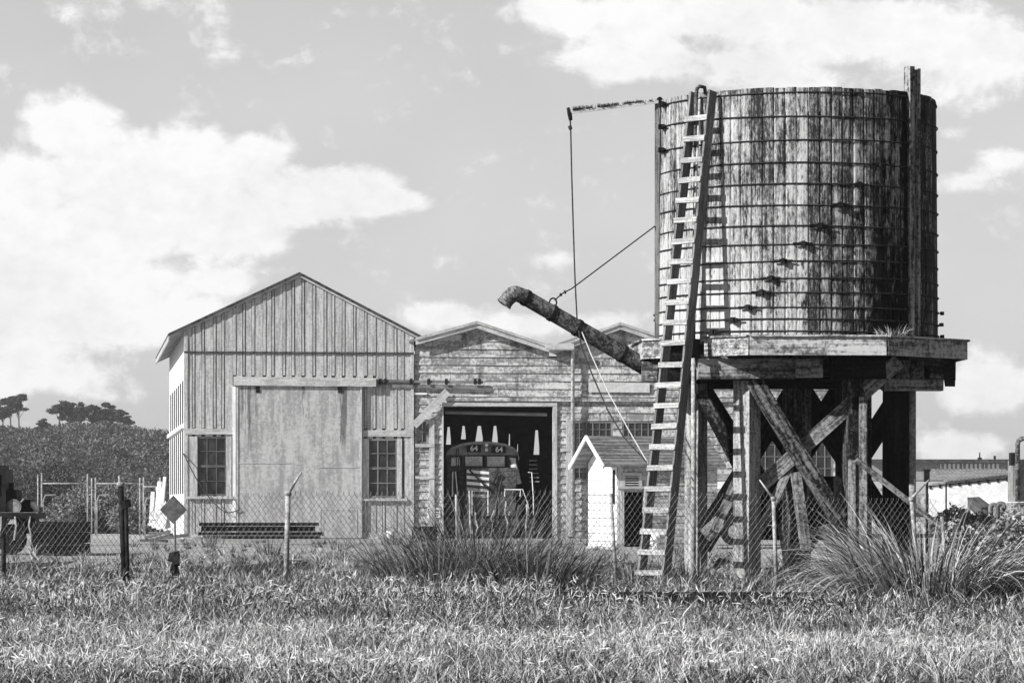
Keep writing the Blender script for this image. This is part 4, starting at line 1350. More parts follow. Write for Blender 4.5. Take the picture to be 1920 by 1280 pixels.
def build_ladder():
    al = R(42)
    rung = Vector((math.cos(al), -math.sin(al), 0)); nout = Vector((-math.sin(al), -math.cos(al), 0))
    top = TC + nout * 2.72 + Vector((0, 0, zT(176, -1.9)))
    c = T(1318, 178, -2.0); top = Vector((c.x, top.y, top.z))
    bot = Vector(((1224 - 960) / FPX * (top.y - 1.05), top.y - 1.05, 0.0))
    t = thing('leaning_ladder', 'long wooden ladder with pale nailed rungs leaning up the water tank', 'ladder', bot)
    d = (top - bot)
    dirn = d.normalized(); dep = dirn.cross(rung).normalized()
    if dep.dot(nout) < 0: dep = -dep
    hw0, hw1 = .285, .215
    for s in (-1, 1):
        m = MB()
        m.beam(bot + rung * s * hw0 - dirn * .05, top + rung * s * hw1 + dirn * .02, .045, .21, side=rung); m.build('rail', 'rail_wood', t)
    ys = [225, 263, 303, 340, 378, 415, 455, 493, 530, 569, 607, 645, 686, 724, 762, 801, 840, 879, 918, 958, 998, 1037, 1075]
    for y in ys:
        # find fraction where the ladder projects at y
        lo, hi = 0.0, 1.0
        for _ in range(30):
            f = (lo + hi) / 2; p = bot + d * f
            yy = HZ - (p.z - EYE) * FPX / p.y
            if yy > y: lo = f
            else: hi = f
        p = bot + d * f + dep * .125; hw = hw0 + (hw1 - hw0) * f + .035 + random.uniform(-.006, .006)
        tl = random.uniform(-.006, .006)
        m = MB(); m.beam(p - rung * hw + Vector((0, 0, tl)), p + rung * hw - Vector((0, 0, tl)), .035, .098, side=dep, jitter=.004); m.build('rung', 'ladder_wood', t)


build_ladder()

po = MB(); po.beam(T(1605, 862, -2.5), T(1768, 990, -2.2), .13, .10, side=(0, 1, 0), jitter=.006)
solo('leaning_pole', po, 'front_timber', 'slanting timber pole resting against the right front post of the trestle', 'pole', T(1768, 990, -2.2))

# weeds on the deck
def tuft(name, label, cat, base, n, L, r, th0, th1, width, tone, segs=4, bias=None, mat='grass_blade', power=1.0, spread=.9, group=None):
    az = RNG.uniform(0, 2 * math.pi, n)
    if bias is not None:
        k = RNG.random(n) < bias[1]; az[k] = RNG.normal(bias[0], .7, k.sum())
    rr = r * np.sqrt(RNG.random(n))
    P = np.array(base)[None] + np.stack([np.cos(az) * rr, np.sin(az) * rr, np.zeros(n)], 1)
    tn = RNG.uniform(*tone, n); dk = RNG.random(n) < .4; tn[dk] = RNG.uniform(.012, .06, dk.sum())
    V, F, Tn = blades(P, az, RNG.uniform(*L, n), RNG.uniform(*th0, n), RNG.uniform(*th1, n), RNG.uniform(*width, n), segs, tn, power=power, spread=spread)
    o = np_mesh(name, V, F, mat, Tn, loc=tuple(base))
    return tag(o, label, cat, group)


b = T(1672, 630, -2.75); b.z = DKZ + .02
tuft('deck_weed', 'dry pale weeds sprouting on the deck edge below the tank', 'weeds', b, 160, (.08, .26), .3, (0, .8), (.4, 1.6), (.012, .022), (.35, .7))


# ------------------------------------------------------------------ chain-link fence
FD = 60.0


def fence_top(px):
    xs = [-300, 0, 120, 230, 330, 450, 700, 1200, 1450, 1580, 1760, 2250]
    ys = [985, 985, 978, 962, 945, 928, 925, 925, 930, 938, 940, 942]
    return float(np.interp(px, xs, ys))


def build_fence():
    t = thing('chain_link_fence', 'sagging chain link fence with angled post arms across the front of the yard', 'fence', gpt(960, FD))
    fp = lambda px, z, dy=0.0: gpt(px, FD + dy, z)
    ztop = lambda px: EYE + (HZ - fence_top(px)) / FPX * FD
    m = MB()
    x0, x1 = (-60 - 960) / FPX * FD, (1765 - 960) / FPX * FD
    DW, DH = .094, .135
    wob = lambda x, z: .02 * math.sin(x * 1.7 + z * 2) + .012 * math.sin(x * 4.1 - z * 5)
    topw = lambda x: ztop(x / FD * FPX + 960) + .012 * math.sin(x * 3.1)
    slope = DH / DW
    xx = x0 - 1.2
    k = 0
    while xx < x1 + 1.2:
        for sgn in (1, -1):
            pts = []
            nz = 9
            for i in range(nz + 1):
                z = -.02 + i * 1.95 / nz
                x = xx + sgn * (z / slope)
                if x < x0 or x > x1: continue
                zt = topw(x)
                if z > zt:
                    # end with a twisted barb at the selvage
                    if pts:
                        xe = pts[-1][0] + sgn * (zt - pts[-1][2]) / slope
                        if zt > pts[-1][2]: pts.append(Vector((xe, FD + wob(xe, zt) - .004 * sgn, zt)))
                        pts.append(Vector((xe + .006, FD + wob(xe, zt), zt + .045)))
                    break
                xw = x + .008 * math.sin(z * 3 + x * 2)
                pts.append(Vector((xw, FD + wob(xw, z) - .004 * sgn, z)))
            if len(pts) > 1: m.tube(pts, .0034, 4, cap=False)
        xx += DW; k += 1
    m.build('wire_mesh', 'wire', t, True)
    m = MB()
    for z in (.05, .75): m.tube([Vector((x, FD + .01 + wob(x, z), z + .01 * math.sin(x))) for x in np.linspace(x0, x1, 60)], .004, 3, cap=False)
    m.build('tension_wire', 'wire', t)
    specs = [  # base px, top px, top y, radius, arm tip (px,y) or None, material
        (234, 226, 905, .05, (223, 892), 'iron'), (536, 540, 922, .045, (565, 885), 'galvanised'), (1156, 1145, 925, .03, None, 'galvanised'),
        (1456, 1450, 932, .034, (1424, 899), 'galvanised'), (1722, 1709, 932, .037, (1742, 899), 'galvanised'), (1776, 1766, 968, .03, None, 'galvanised'),
        (858, 855, 926, .02, None, 'galvanised'), (886, 880, 920, .018, None, 'galvanised'), (8, 6, 1000, .04, None, 'iron')]
    for bx, tx, ty, r, arm, mat in specs:
        tp = wpt(tx, ty, FD - .05); bs = gpt(bx, FD - .05)
        p = MB(); p.tube([bs, tp], r, 9); post = p.build('fence_post', mat, t, True)
        if arm:
            e = wpt(arm[0], arm[1], FD - .05)
            a = MB(); a.tube([tp - Vector((0, 0, .02)), e], [r * .8, r * .35], 7); a.build('arm', 'galvanised', post, True)
            a = MB(); a.tube([tp - Vector((0, 0, .06)), tp + Vector((0, 0, .01))], r * 1.35, 9); a.build('post_cap', 'galvanised', post, True)
    # second bar lashed to the left post
    p = MB(); p.tube([gpt(240, FD - .12), wpt(236, 945, FD - .12)], .035, 8); p.build('fence_post', 'iron', t, True)
    p = MB(); p.tube([wpt(233, 938, FD - .09), wpt(238, 952, FD - .09)], .09, 8); p.build('wire_lashing', 'iron', t)


build_fence()

ds = thing('diamond_sign', 'grey diamond shaped sign plate on a thin stake before the shed corner', 'sign', gpt(328, 58.6))
m = MB(); q = .247
m.box(wpt(325, 955, 58.6), (q * 1.38, .012, q * 1.38), Matrix.Rotation(R(24), 3, 'Z') @ Matrix.Rotation(R(45), 3, 'Y')); m.build('plate', 'grey_paint', ds)
m = MB(); m.tube([gpt(330, 58.65, 0), wpt(327, 935, 58.65)], .018, 6); m.build('stake', 'rail_wood', ds)
m = MB()
m.tube([gpt(328, 58.5), wpt(327, 1034, 58.5)], .045, 8)
m.beam(wpt(321, 1052, 58.5), wpt(324, 1037, 58.5), .09, .1, jitter=.015); m.beam(wpt(331, 1058, 58.45), wpt(330, 1040, 58.5), .1, .09, jitter=.015)
m.beam(wpt(318, 1041, 58.5), wpt(336, 1036, 58.5), .06, .07, jitter=.01)
for a in (-1, 0, 1): m.tube([wpt(327, 1046, 58.5), gpt(327 + a * 17, 58.4 + abs(a) * .1 - .1, 0)], .018, 6)
solo('iron_standpipe', m, 'iron', 'short black standpipe on splayed legs under the diamond sign', 'standpipe', gpt(327, 58.5), smooth=False)

# ------------------------------------------------------------------ track in the grass
for k, d in enumerate((50.2, 47.6)):
    m = MB(); zz = .11
    a, b = gpt(730, d + .3), gpt(1590, d)
    m.beam(a + Vector((0, 0, zz + .05)), b + Vector((0, 0, zz + .05)), .07, .05); m.beam(a + Vector((0, 0, zz - .03)), b + Vector((0, 0, zz - .03)), .02, .12)
    solo('rail', m, 'iron', ('farther' if k == 0 else 'nearer') + ' of two rusty rails half buried in the grass before the trestle', 'rail', a, group='rails of the overgrown track')


# ------------------------------------------------------------------ yard clutter
def box_thing(name, label, cat, px0, px1, y0, y1, d, depth, mat, group=None, rz=0, extra=None):
    m = MB(); a, b = wpt(px0, y1, d), wpt(px1, y0, d)
    m.box(((a.x + b.x) / 2, d + depth / 2, (a.z + b.z) / 2), (b.x - a.x, depth, b.z - a.z), Matrix.Rotation(rz, 3, 'Z'))
    if extra: extra(m)
    return solo(name, m, mat, label, cat, ((a.x + b.x) / 2, d + depth / 2, a.z), group)


# long beams stacked before the shed door
for k, (x0, x1, y0, y1, d, lab) in enumerate(((374, 597, 979, 985, 131.0, 'topmost long dark beam stacked before the big sliding door'),
                                             (378, 590, 986, 996, 131.1, 'thick dark beam below the topmost in the stack by the sliding door'),
                                             (372, 606, 997, 1003, 130.4, 'thin dark beam low in the stack by the sliding door'),
                                             (380, 600, 1004, 1010, 131.2, 'bottom beam of the stack by the sliding door, half hidden in grass'))):
    m = MB(); a, b = wpt(x0, (y0 + y1) / 2, d), wpt(x1, (y0 + y1) / 2, d + .8)
    h = (y1 - y0) / FPX * d
    m.beam(a, b, .35, h, jitter=.01)
    solo('timber_beam', m, 'dark_timber', lab, 'beam', (a + b) / 2, group='beams stacked before the shed')
m = MB(); a = wpt(795, 1002, 126)  # block made up to stand for a dark opening at the wall foot
m.box(a + Vector((0, .5, 0)), (.9, 1, .5)); m.box(a + Vector((0, .5, .27)), (.98, 1.08, .05)); m.box(a + Vector((-.3, -.02, 0)), (.06, .05, .5)); m.box(a + Vector((.3, -.02, 0)), (.06, .05, .5))
solo('dark_block', m, 'dark_timber', 'low dark block for the black opening left of the open doorway', 'crate', a)
bk = thing('white_bucket', 'dented white bucket in the weeds below the broken window', 'bucket', wpt(733, 1010, 127))
m = MB(); a = wpt(733, 1010, 127); m.tube([a, a + Vector((0, 0, .3))], [.13, .17], 14, cap=True); m.build('pail', 'white_paint', bk, True)
m = MB(); m.tube([a + Vector((.17 * math.cos(q), 0, .3 + .13 * math.sin(q))) for q in np.linspace(0, math.pi, 9)], .008, 5); m.build('handle', 'iron', bk)

# pale boards leaning at the shed's left side
for k, (xb, yb, xt, yt, w, lab) in enumerate(((283, 986, 286, 922, .17, 'leftmost pale board leaning beside the sunlit shed wall'), (291, 990, 300, 903, .15, 'thin pale plank crossing behind the leftmost board beside the shed'),
                                              (303, 992, 297, 912, .20, 'pale upright plank tilted left in the middle of the boards beside the shed'), (299, 993, 309, 894, .13, 'tallest thin pale plank leaning on the sunlit shed wall'),
                                              (314, 996, 305, 938, .24, 'short wide white board propped lowest against the shed corner'), (286, 975, 316, 955, .14, 'pale plank lying aslant across the leaning boards beside the shed'))):
    dd_ = 133 - k * .35
    m = MB(); m.beam(wpt(xb, yb, dd_), wpt(xt, yt, dd_ + .9), w, .035, side=(1, .3, 0), jitter=.02)
    m.beam(wpt(xb, yb, dd_) + Vector((-.12, -.1, .05)), wpt(xb, yb, dd_) + Vector((.14, -.1, .12)), .04, .1)
    solo('leaning_board', m, 'white_wall', lab, 'board', wpt(xb, yb, dd_), group='boards leaning beside the shed')
m = MB()
for k in range(7):
    p = gpt(262 + k * 9, 122, .12 + .1 * random.random()); a = random.uniform(-.5, .5)
    m.beam(p, p + Vector((random.uniform(.4, 1.1), .2, random.uniform(-.05, .25))), .14, .1)
solo('scrap_heap', m, 'rail_wood', 'low heap of broken timber offcuts on the gravel left of the shed', 'scrap heap', gpt(290, 122))

# pipe frames behind the yard on the left
def pipe_frame(label, xa, xb, ytop, yrail, d):
    t = thing('pipe_gate', label, 'gate', gpt(xa, d), 0, 'pipe gates at the back of the yard')
    for x in (xa, xa + 7, xb):
        m = MB(); m.tube([gpt(x, d), wpt(x, ytop + random.uniform(0, 6), d)], .033, 7); m.build('upright', 'gate_pipe', t, True)
    m = MB(); m.tube([wpt(xa + 7, yrail, d), wpt(xb, yrail, d)], .03, 7); m.build('top_rail', 'gate_pipe', t, True)
    m = MB(); m.tube([gpt(xa + 10, d - .1), wpt(xa + 10, yrail + 32, d - .1), wpt(xa + 14, yrail + 22, d - .1), wpt(xa + 34, yrail + 21, d - .1)], .03, 7); m.build('hoop_rail', 'gate_pipe', t, True)


pipe_frame('left pipe gate with tall twin uprights before the dark bushes', 71, 164, 884, 906, 150)
pipe_frame('middle pipe gate half hidden by shrubs at the back of the yard', 172, 262, 891, 906, 152)
pipe_frame('right short pipe gate beside the pale boards and the shed', 262, 300, 893, 912, 149)

# dark stack of railway ties behind the fence on the left
ti = 0
for r in range(3):
    for c in range(2):
        m = MB(); z = .16 + r * .30
        x0, x1 = (70, 114) if c == 0 else (116, 160)
        a, b = gpt(x0, 96.0 + .1 * r, z + .02), gpt(x1, 96.0 + .1 * r, z + .02)
        m.beam(a, b, 2.4, .285, jitter=.015)
        lab = ('bottom', 'middle', 'top')[r] + ' ' + ('left', 'right')[c] + ' block of black railway ties in the stack behind the fence'
        solo('tie_bundle', m, 'dark_timber', lab, 'railway ties', a, group='stacked black railway ties')


def build_wagon():
    d = 97.0
    t = thing('flat_wagon', 'old black flat wagon carrying rusty machinery at the far left edge', 'wagon', gpt(0, d))
    m = MB(); m.beam(wpt(-160, 967, d), wpt(76, 966, d), 2.2, .17); m.build('deck', 'black_paint', t)
    m = MB(); m.beam(wpt(-160, 961.5, d - 1.0), wpt(72, 960.5, d - 1.0), .05, .03); m.build('deck_edge', 'rail_wood', t)
    for px in (-90, 22):
        for s in (-.75, .75):
            m = MB(); c = wpt(px, 1010, d + s); m.tube([c + Vector((0, -.06, 0)), c + Vector((0, .06, 0))], .42, 20); m.tube([c + Vector((0, -.1, 0)), c + Vector((0, .1, 0))], .12, 10); m.build('wheel', 'iron', t)
    cb = MB()
    for (x0, x1, y0, y1) in ((-60, 2, 872, 960), (10, 18, 880, 960), (2, 10, 872, 890), (2, 10, 930, 960)):
        a, b = wpt(x0, y1, d), wpt(x1, y0, d); cb.box(((a.x + b.x) / 2, d, (a.z + b.z) / 2), (b.x - a.x, 1.4, b.z - a.z))
    cb.build('cab', 'black_paint', t)
    m = MB(); a, b = wpt(2, 912, d), wpt(10, 890, d); m.box(((a.x + b.x) / 2, d + .1, (a.z + b.z) / 2), (b.x - a.x - .01, .02, b.z - a.z)); m.build('cab_window', 'window_glass', t)
    m = MB(); a, b = wpt(19, 959, d), wpt(36, 918, d); m.box(((a.x + b.x) / 2, d, (a.z + b.z) / 2), (b.x - a.x, 1.0, b.z - a.z)); m.tube([wpt(22, 918, d), wpt(22, 905, d)], .06, 8); m.build('engine_block', 'iron', t)
    m = MB(); c = wpt(26, 950, d - .55); m.tube([c + Vector((0, -.03, 0)), c + Vector((0, .03, 0))], .17, 14); m.tube([c + Vector((math.cos(q) * .2, -.02, math.sin(q) * .2)) for q in [2 * math.pi * k / 16 for k in range(16)]], .02, 5, closed=True); m.build('flywheel', 'grey_paint', t)
    m = MB(); m.tube([wpt(45, 959, d) + Vector((.0, 0, 0)), wpt(47, 949, d), wpt(52, 945, d), wpt(62, 946, d), wpt(67, 953, d), wpt(68, 959, d)], .09, 8); m.build('fender', 'white_paint', t, True)
    for (x0, x1, y0, y1, w0) in ((38, 58, 936, 960, .3), (-20, 8, 968, 990, .2), (30, 66, 970, 1000, .4), (58, 72, 950, 960, .5)):
        m = MB(); a, b = wpt(x0, y1, d), wpt(x1, y0, d); m.box(((a.x + b.x) / 2, d + w0, (a.z + b.z) / 2), (b.x - a.x, .9, b.z - a.z)); m.build('machine_block', 'black_paint', t)
    for k in range(7):
        x = -5 + k * 11 + random.uniform(-4, 4); m = MB(); m.tube([wpt(x, 1012, d - 1.2), wpt(x + random.uniform(-8, 8), 985, d - 1.2), wpt(x + random.uniform(-10, 14), 968, d - 1.15)], .03, 6); m.build('rod', 'galvanised' if k % 3 == 0 else 'iron', t)
    m = MB(); m.beam(wpt(36, 945, d - .4), wpt(46, 934, d - .4), .3, .04); m.build('seat', 'grey_paint', t)


build_wagon()


# ------------------------------------------------------------------ truck seen behind the ladder and trestle
def build_truck():
    d = 116.0
    t = thing('flatbed_truck', 'white flatbed truck parked behind the trestle and the ladder', 'truck', gpt(1320, d))
    def bx(name, mat, x0, x1, y0, y1, w0=0.0, w1=1.8, par=None):
        m = MB(); a, b = wpt(x0, y1, d), wpt(x1, y0, d); m.box(((a.x + b.x) / 2, d + (w0 + w1) / 2, (a.z + b.z) / 2), (b.x - a.x, w1 - w0, b.z - a.z)); return m.build(name, mat, par or t)
    bx('cab', 'white_paint', 1226, 1284, 908, 946)
    # slanted cab upper: pillars and roof round the side glass
    m = MB()
    for a, b in ((((1232, 908), (1240, 889))), (((1240, 889), (1282, 889))), (((1282, 889), (1283, 908))), (((1260, 908), (1260, 889)))):
        for s in (.1, 1.7): m.beam(wpt(*a, d + s), wpt(*b, d + s), .09, .08)
    m.box(((wpt(1261, 888, d).x), d + .9, wpt(1261, 888, d).z), (.80, 1.7, .06)); m.build('cab_frame', 'white_paint', t)
    m = MB(); a, b = wpt(1240, 908, d), wpt(1282, 890, d); m.box(((a.x + b.x) / 2, d + .14, (a.z + b.z) / 2), (b.x - a.x, .01, b.z - a.z)); m.build('side_glass', 'window_glass', t)
    bx('bed', 'grey_paint', 1285, 1400, 888, 897)
    bx('bed_tool_box', 'white_paint', 1338, 1372, 899, 916, .1, .6)
    m = MB(); m.beam(wpt(1345, 916, d), wpt(1339, 958, d), .14, .14); m.beam(wpt(1330, 956, d), wpt(1352, 950, d), .1, .1); m.build('outrigger', 'light_pipe', t)
    m = MB(); m.tube([wpt(1270, 905, d - .1), wpt(1277, 909, d - .1), wpt(1279, 925, d - .1), wpt(1280, 1020, d - .1)], .035, 6); m.build('hose', 'iron', t)
    bx('chassis', 'iron', 1226, 1400, 948, 958, .3, 1.5)
    for px in (1250, 1378):
        for s in (.05, 1.6):
            m = MB(); c = gpt(px, d + s, .48); m.tube([c + Vector((0, -.12, 0)), c + Vector((0, .12, 0))], .48, 20); w = m.build('wheel', 'black_paint', t)
            m = MB(); m.tube([c + Vector((0, -.14, 0)), c + Vector((0, -.121, 0))], .24, 14); m.build('rim', 'grey_paint', w)


build_truck()

m = MB()
for k in range(9):
    c = wpt(1218 + random.uniform(0, 16), 1026 - random.uniform(0, 24), 100 + random.uniform(0, .3)); m.tube([c + Vector((-.05, 0, random.uniform(-.06, .06))), c + Vector((.03, 0, .02)), c + Vector((.09, .03, random.uniform(-.08, .08)))], [.03, random.uniform(.06, .1), .02], 7)
m.tube([gpt(1226, 100), wpt(1226, 1024, 100)], .05, 6)
solo('white_rag', m, 'white_paint', 'crumpled white rag heaped behind the lower ladder rungs', 'rag', gpt(1226, 100))

# cable sagging on the shed front
m = MB(); pts = []
for f in np.linspace(0, 1, 16):
    px = 344 + (450 - 344) * f; py = 850 + 118 * (1 - (1 - f) ** 2.0) - 14 * max(0, f - .75) * 4
    u, z = F1.uz(px, py); pts.append(F1.W(u, -.25 if f > .03 else -.06, z))
m.tube(pts, .022, 6)
solo('slack_cable', m, 'rope_fibre', 'slack dark cable looping down past the dusty shed window', 'cable', pts[0])


# ------------------------------------------------------------------ right background
def build_right():
    d = 260.0
    t = thing('long_warehouse', 'long low warehouse with a row of pale window strips on the horizon', 'warehouse', gpt(1850, d + 60))
    e = d + 60
    m = MB(); a, b = wpt(1630, 900, e), wpt(2100, 866, e); m.box(((a.x + b.x) / 2, e + 8, (a.z + b.z) / 2), (b.x - a.x, 16, b.z - a.z)); m.build('wall', 'grey_paint', t)
    m = MB(); m.beam(wpt(1630, 864, e - .4), wpt(2100, 865, e - .4), .8, .3); a, b = wpt(1630, 865, e), wpt(2100, 862, e); m.box(((a.x + b.x) / 2, e + 8, b.z), (b.x - a.x, 17, .12)); m.build('roof', 'roof_dark', t)
    for k in range(14):
        m = MB(); x = 1762 + k * 8.2; m.beam(wpt(x + 2, 879, e - .1), wpt(x + 2, 869, e - .1), .22 if k % 5 else .1, .04, side=(1, 0, 0)); m.build('window_strip', 'white_paint', t)
    m = MB(); p = wpt(1837, 863, e); m.tube([p, p + Vector((0, 0, .25)), p + Vector((0, 0, .3)), p + Vector((0, 0, .75))], [.25, .2, .07, .05], 8); m.build('roof_vent', 'iron', t)
    m = MB(); p = wpt(1868, 864, e); m.box(p + Vector((0, 1, .2)), (.2, .2, .6)); m.build('chimney', 'iron', t)
    # corrugated lean-to roof in front
    t2 = thing('corrugated_shelter', 'low shelter with a broad grey corrugated roof before the warehouse', 'shelter', gpt(1810, d))
    ro = MB()
    n = 34
    for k in range(n):
        f0, f1 = k / n, (k + 1) / n
        xa, xb = 1744 + 140 * f0, 1744 + 140 * f1 - .6
        xc, xd = 1772 + 128 * f0, 1772 + 128 * f1 - .6
        zlift = .05 if k % 2 else 0
        lo = [wpt(xc, 903 - 14 * f0, d), wpt(xd, 903 - 14 * f1, d), wpt(xb, 881, d + 14), wpt(xa, 881, d + 14)]
        lo = [p + Vector((0, 0, zlift)) for p in lo]
        ro.hexa(lo + [p + Vector((0, 0, .06)) for p in lo], 1)
    ro.build('roof', 'pale_roof', t2)
    m = MB()
    for px, y in ((1774, 905), (1812, 901), (1850, 897), (1890, 893)): m.tube([gpt(px, d + .3), wpt(px, y, d + .3)], .08, 6)
    m.build('posts', 'iron', t2)
    m = MB(); m.beam(wpt(1748, 912, d + 2), wpt(1900, 894, d + 2), .06, .5); m.build('beam', 'grey_paint', t2)
    # pale loading ramp
    t3 = thing('loading_ramp', 'pale concrete loading ramp with a dark kerb rail at the right', 'ramp', gpt(1820, 200))
    dd = 205.0
    m = MB(); lo = [gpt(1738, dd), gpt(2040, dd), gpt(2040, dd + 12), gpt(1738, dd + 12)]
    hi = [wpt(1738, 916, dd), wpt(2040, 886, dd), wpt(2040, 886, dd + 12), wpt(1738, 916, dd + 12)]
    m.hexa(lo + hi, 0); m.build('slab', 'concrete', t3)
    m = MB(); m.beam(wpt(1738, 912, dd), wpt(1915, 894, dd), .12, .07)
    for k in range(10): x = 1745 + k * 18; m.box(wpt(x, 913.5 - (x - 1738) * .1, dd), (.14, .12, .22))
    m.build('kerb_rail', 'iron', t3)
    m = MB(); m.tube([gpt(1774, dd - 1), wpt(1774, 905, dd - 1)], .05, 6); m.build('marker_post', 'iron', t3)


build_right()


def build_machine():
    d = 88.0
    t = thing('diesel_machine', 'grey diesel machine with an upright hooked exhaust stack at the right edge', 'machine', gpt(1930, d))
    m = MB(); m.tube([wpt(1908, 940, d), wpt(1908, 832, d), wpt(1910, 826, d), wpt(1916, 822, d), wpt(1926, 823, d), wpt(1930, 832, d)], .062, 12); m.build('exhaust_stack', 'rusty_pipe', t, True)
    def bx(name, mat, x0, x1, y0, y1, w1=2.0):
        m = MB(); a, b = wpt(x0, y1, d), wpt(x1, y0, d); m.box(((a.x + b.x) / 2, d + w1 / 2 + .1, (a.z + b.z) / 2), (b.x - a.x, w1, b.z - a.z)); return m.build(name, mat, t)
    bx('hood', 'grey_paint', 1912, 2060, 862, 940); bx('air_cleaner', 'iron', 1897, 1907, 848, 872, .4); bx('side_post', 'rail_wood', 1901, 1904, 872, 930, .1)
    bx('frame', 'galvanised', 1888, 2060, 942, 953); bx('bumper', 'white_paint', 1886, 2060, 960, 971, .3); bx('underframe', 'iron', 1892, 2060, 954, 960)
    for px in (1930, 2020):
        m = MB(); c = gpt(px, d + .6, .45); m.tube([c + Vector((0, -.15, 0)), c + Vector((0, .15, 0))], .45, 18); m.build('wheel', 'black_paint', t)


build_machine()


def hoop_barrier(label, x0, x1, y, d):
    t = thing('hoop_barrier', label, 'barrier', gpt((x0 + x1) / 2, d), 0, 'hoop barriers in the bushes')
    m = MB(); m.tube([gpt(x0, d), wpt(x0, y + 6, d), wpt(x0 + 2, y + 1, d), wpt((x0 + x1) / 2, y, d), wpt(x1 - 2, y + 1, d), wpt(x1, y + 6, d), gpt(x1, d)], .05, 8); m.build('hoop', 'rail_wood', t, True)
    m = MB(); a, b = wpt(x0 + 2, 985, d), wpt(x1 - 2, y + 4, d); m.box(((a.x + b.x) / 2, d, (a.z + b.z) / 2), (b.x - a.x, .03, b.z - a.z)); m.build('panel', 'galvanised', t)


hoop_barrier('left hoop barrier with a pale panel standing in the right bushes', 1857, 1868, 945, 80)
hoop_barrier('right hoop barrier with a pale panel nearest the diesel machine', 1870, 1883, 943, 80)
m = MB(); m.beam(wpt(1826, 942, 84), wpt(1850, 962, 83), .28, .26, jitter=.04); m.beam(wpt(1850, 955, 83), wpt(1857, 1000, 83), .2, .2, jitter=.04)
solo('fallen_timber', m, 'dark_sash', 'broken grey timber block slumped in the bushes left of the hoop barriers', 'timber', wpt(1852, 1000, 83))
pk = thing('control_cabinet', 'small black cabinet on a pole right of the trestle', 'cabinet', gpt(1739, 100))
m = MB(); a, b = wpt(1733, 903, 100), wpt(1742, 882, 100); m.box(((a.x + b.x) / 2, 100, (a.z + b.z) / 2), (b.x - a.x, .3, b.z - a.z)); m.box(((a.x + b.x) / 2, 100, b.z + .02), (b.x - a.x + .05, .36, .04)); m.build('case', 'black_paint', pk)
m = MB(); m.tube([gpt(1738, 100), wpt(1738, 903, 100)], .04, 8); m.build('pole', 'iron', pk, True)
m = MB()
for (x0, x1, y0, y1) in ((1644, 1656, 915, 920), (1644, 1654, 930, 975), (1716, 1742, 925, 960)):
    a, b = wpt(x0, y1, 110), wpt(x1, y0, 110); m.box(((a.x + b.x) / 2, 110.5, (a.z + b.z) / 2), (b.x - a.x, 1.0, b.z - a.z))
a, b = wpt(1640, 1000, 110), wpt(1750, 975, 110); m.box(((a.x + b.x) / 2, 110.6, (a.z + b.z) / 2), (b.x - a.x, 1.3, b.z - a.z))
solo('pallet_pile', m, 'siding', 'pile of pale crates and boards seen behind the right trestle post', 'pile', gpt(1700, 110))


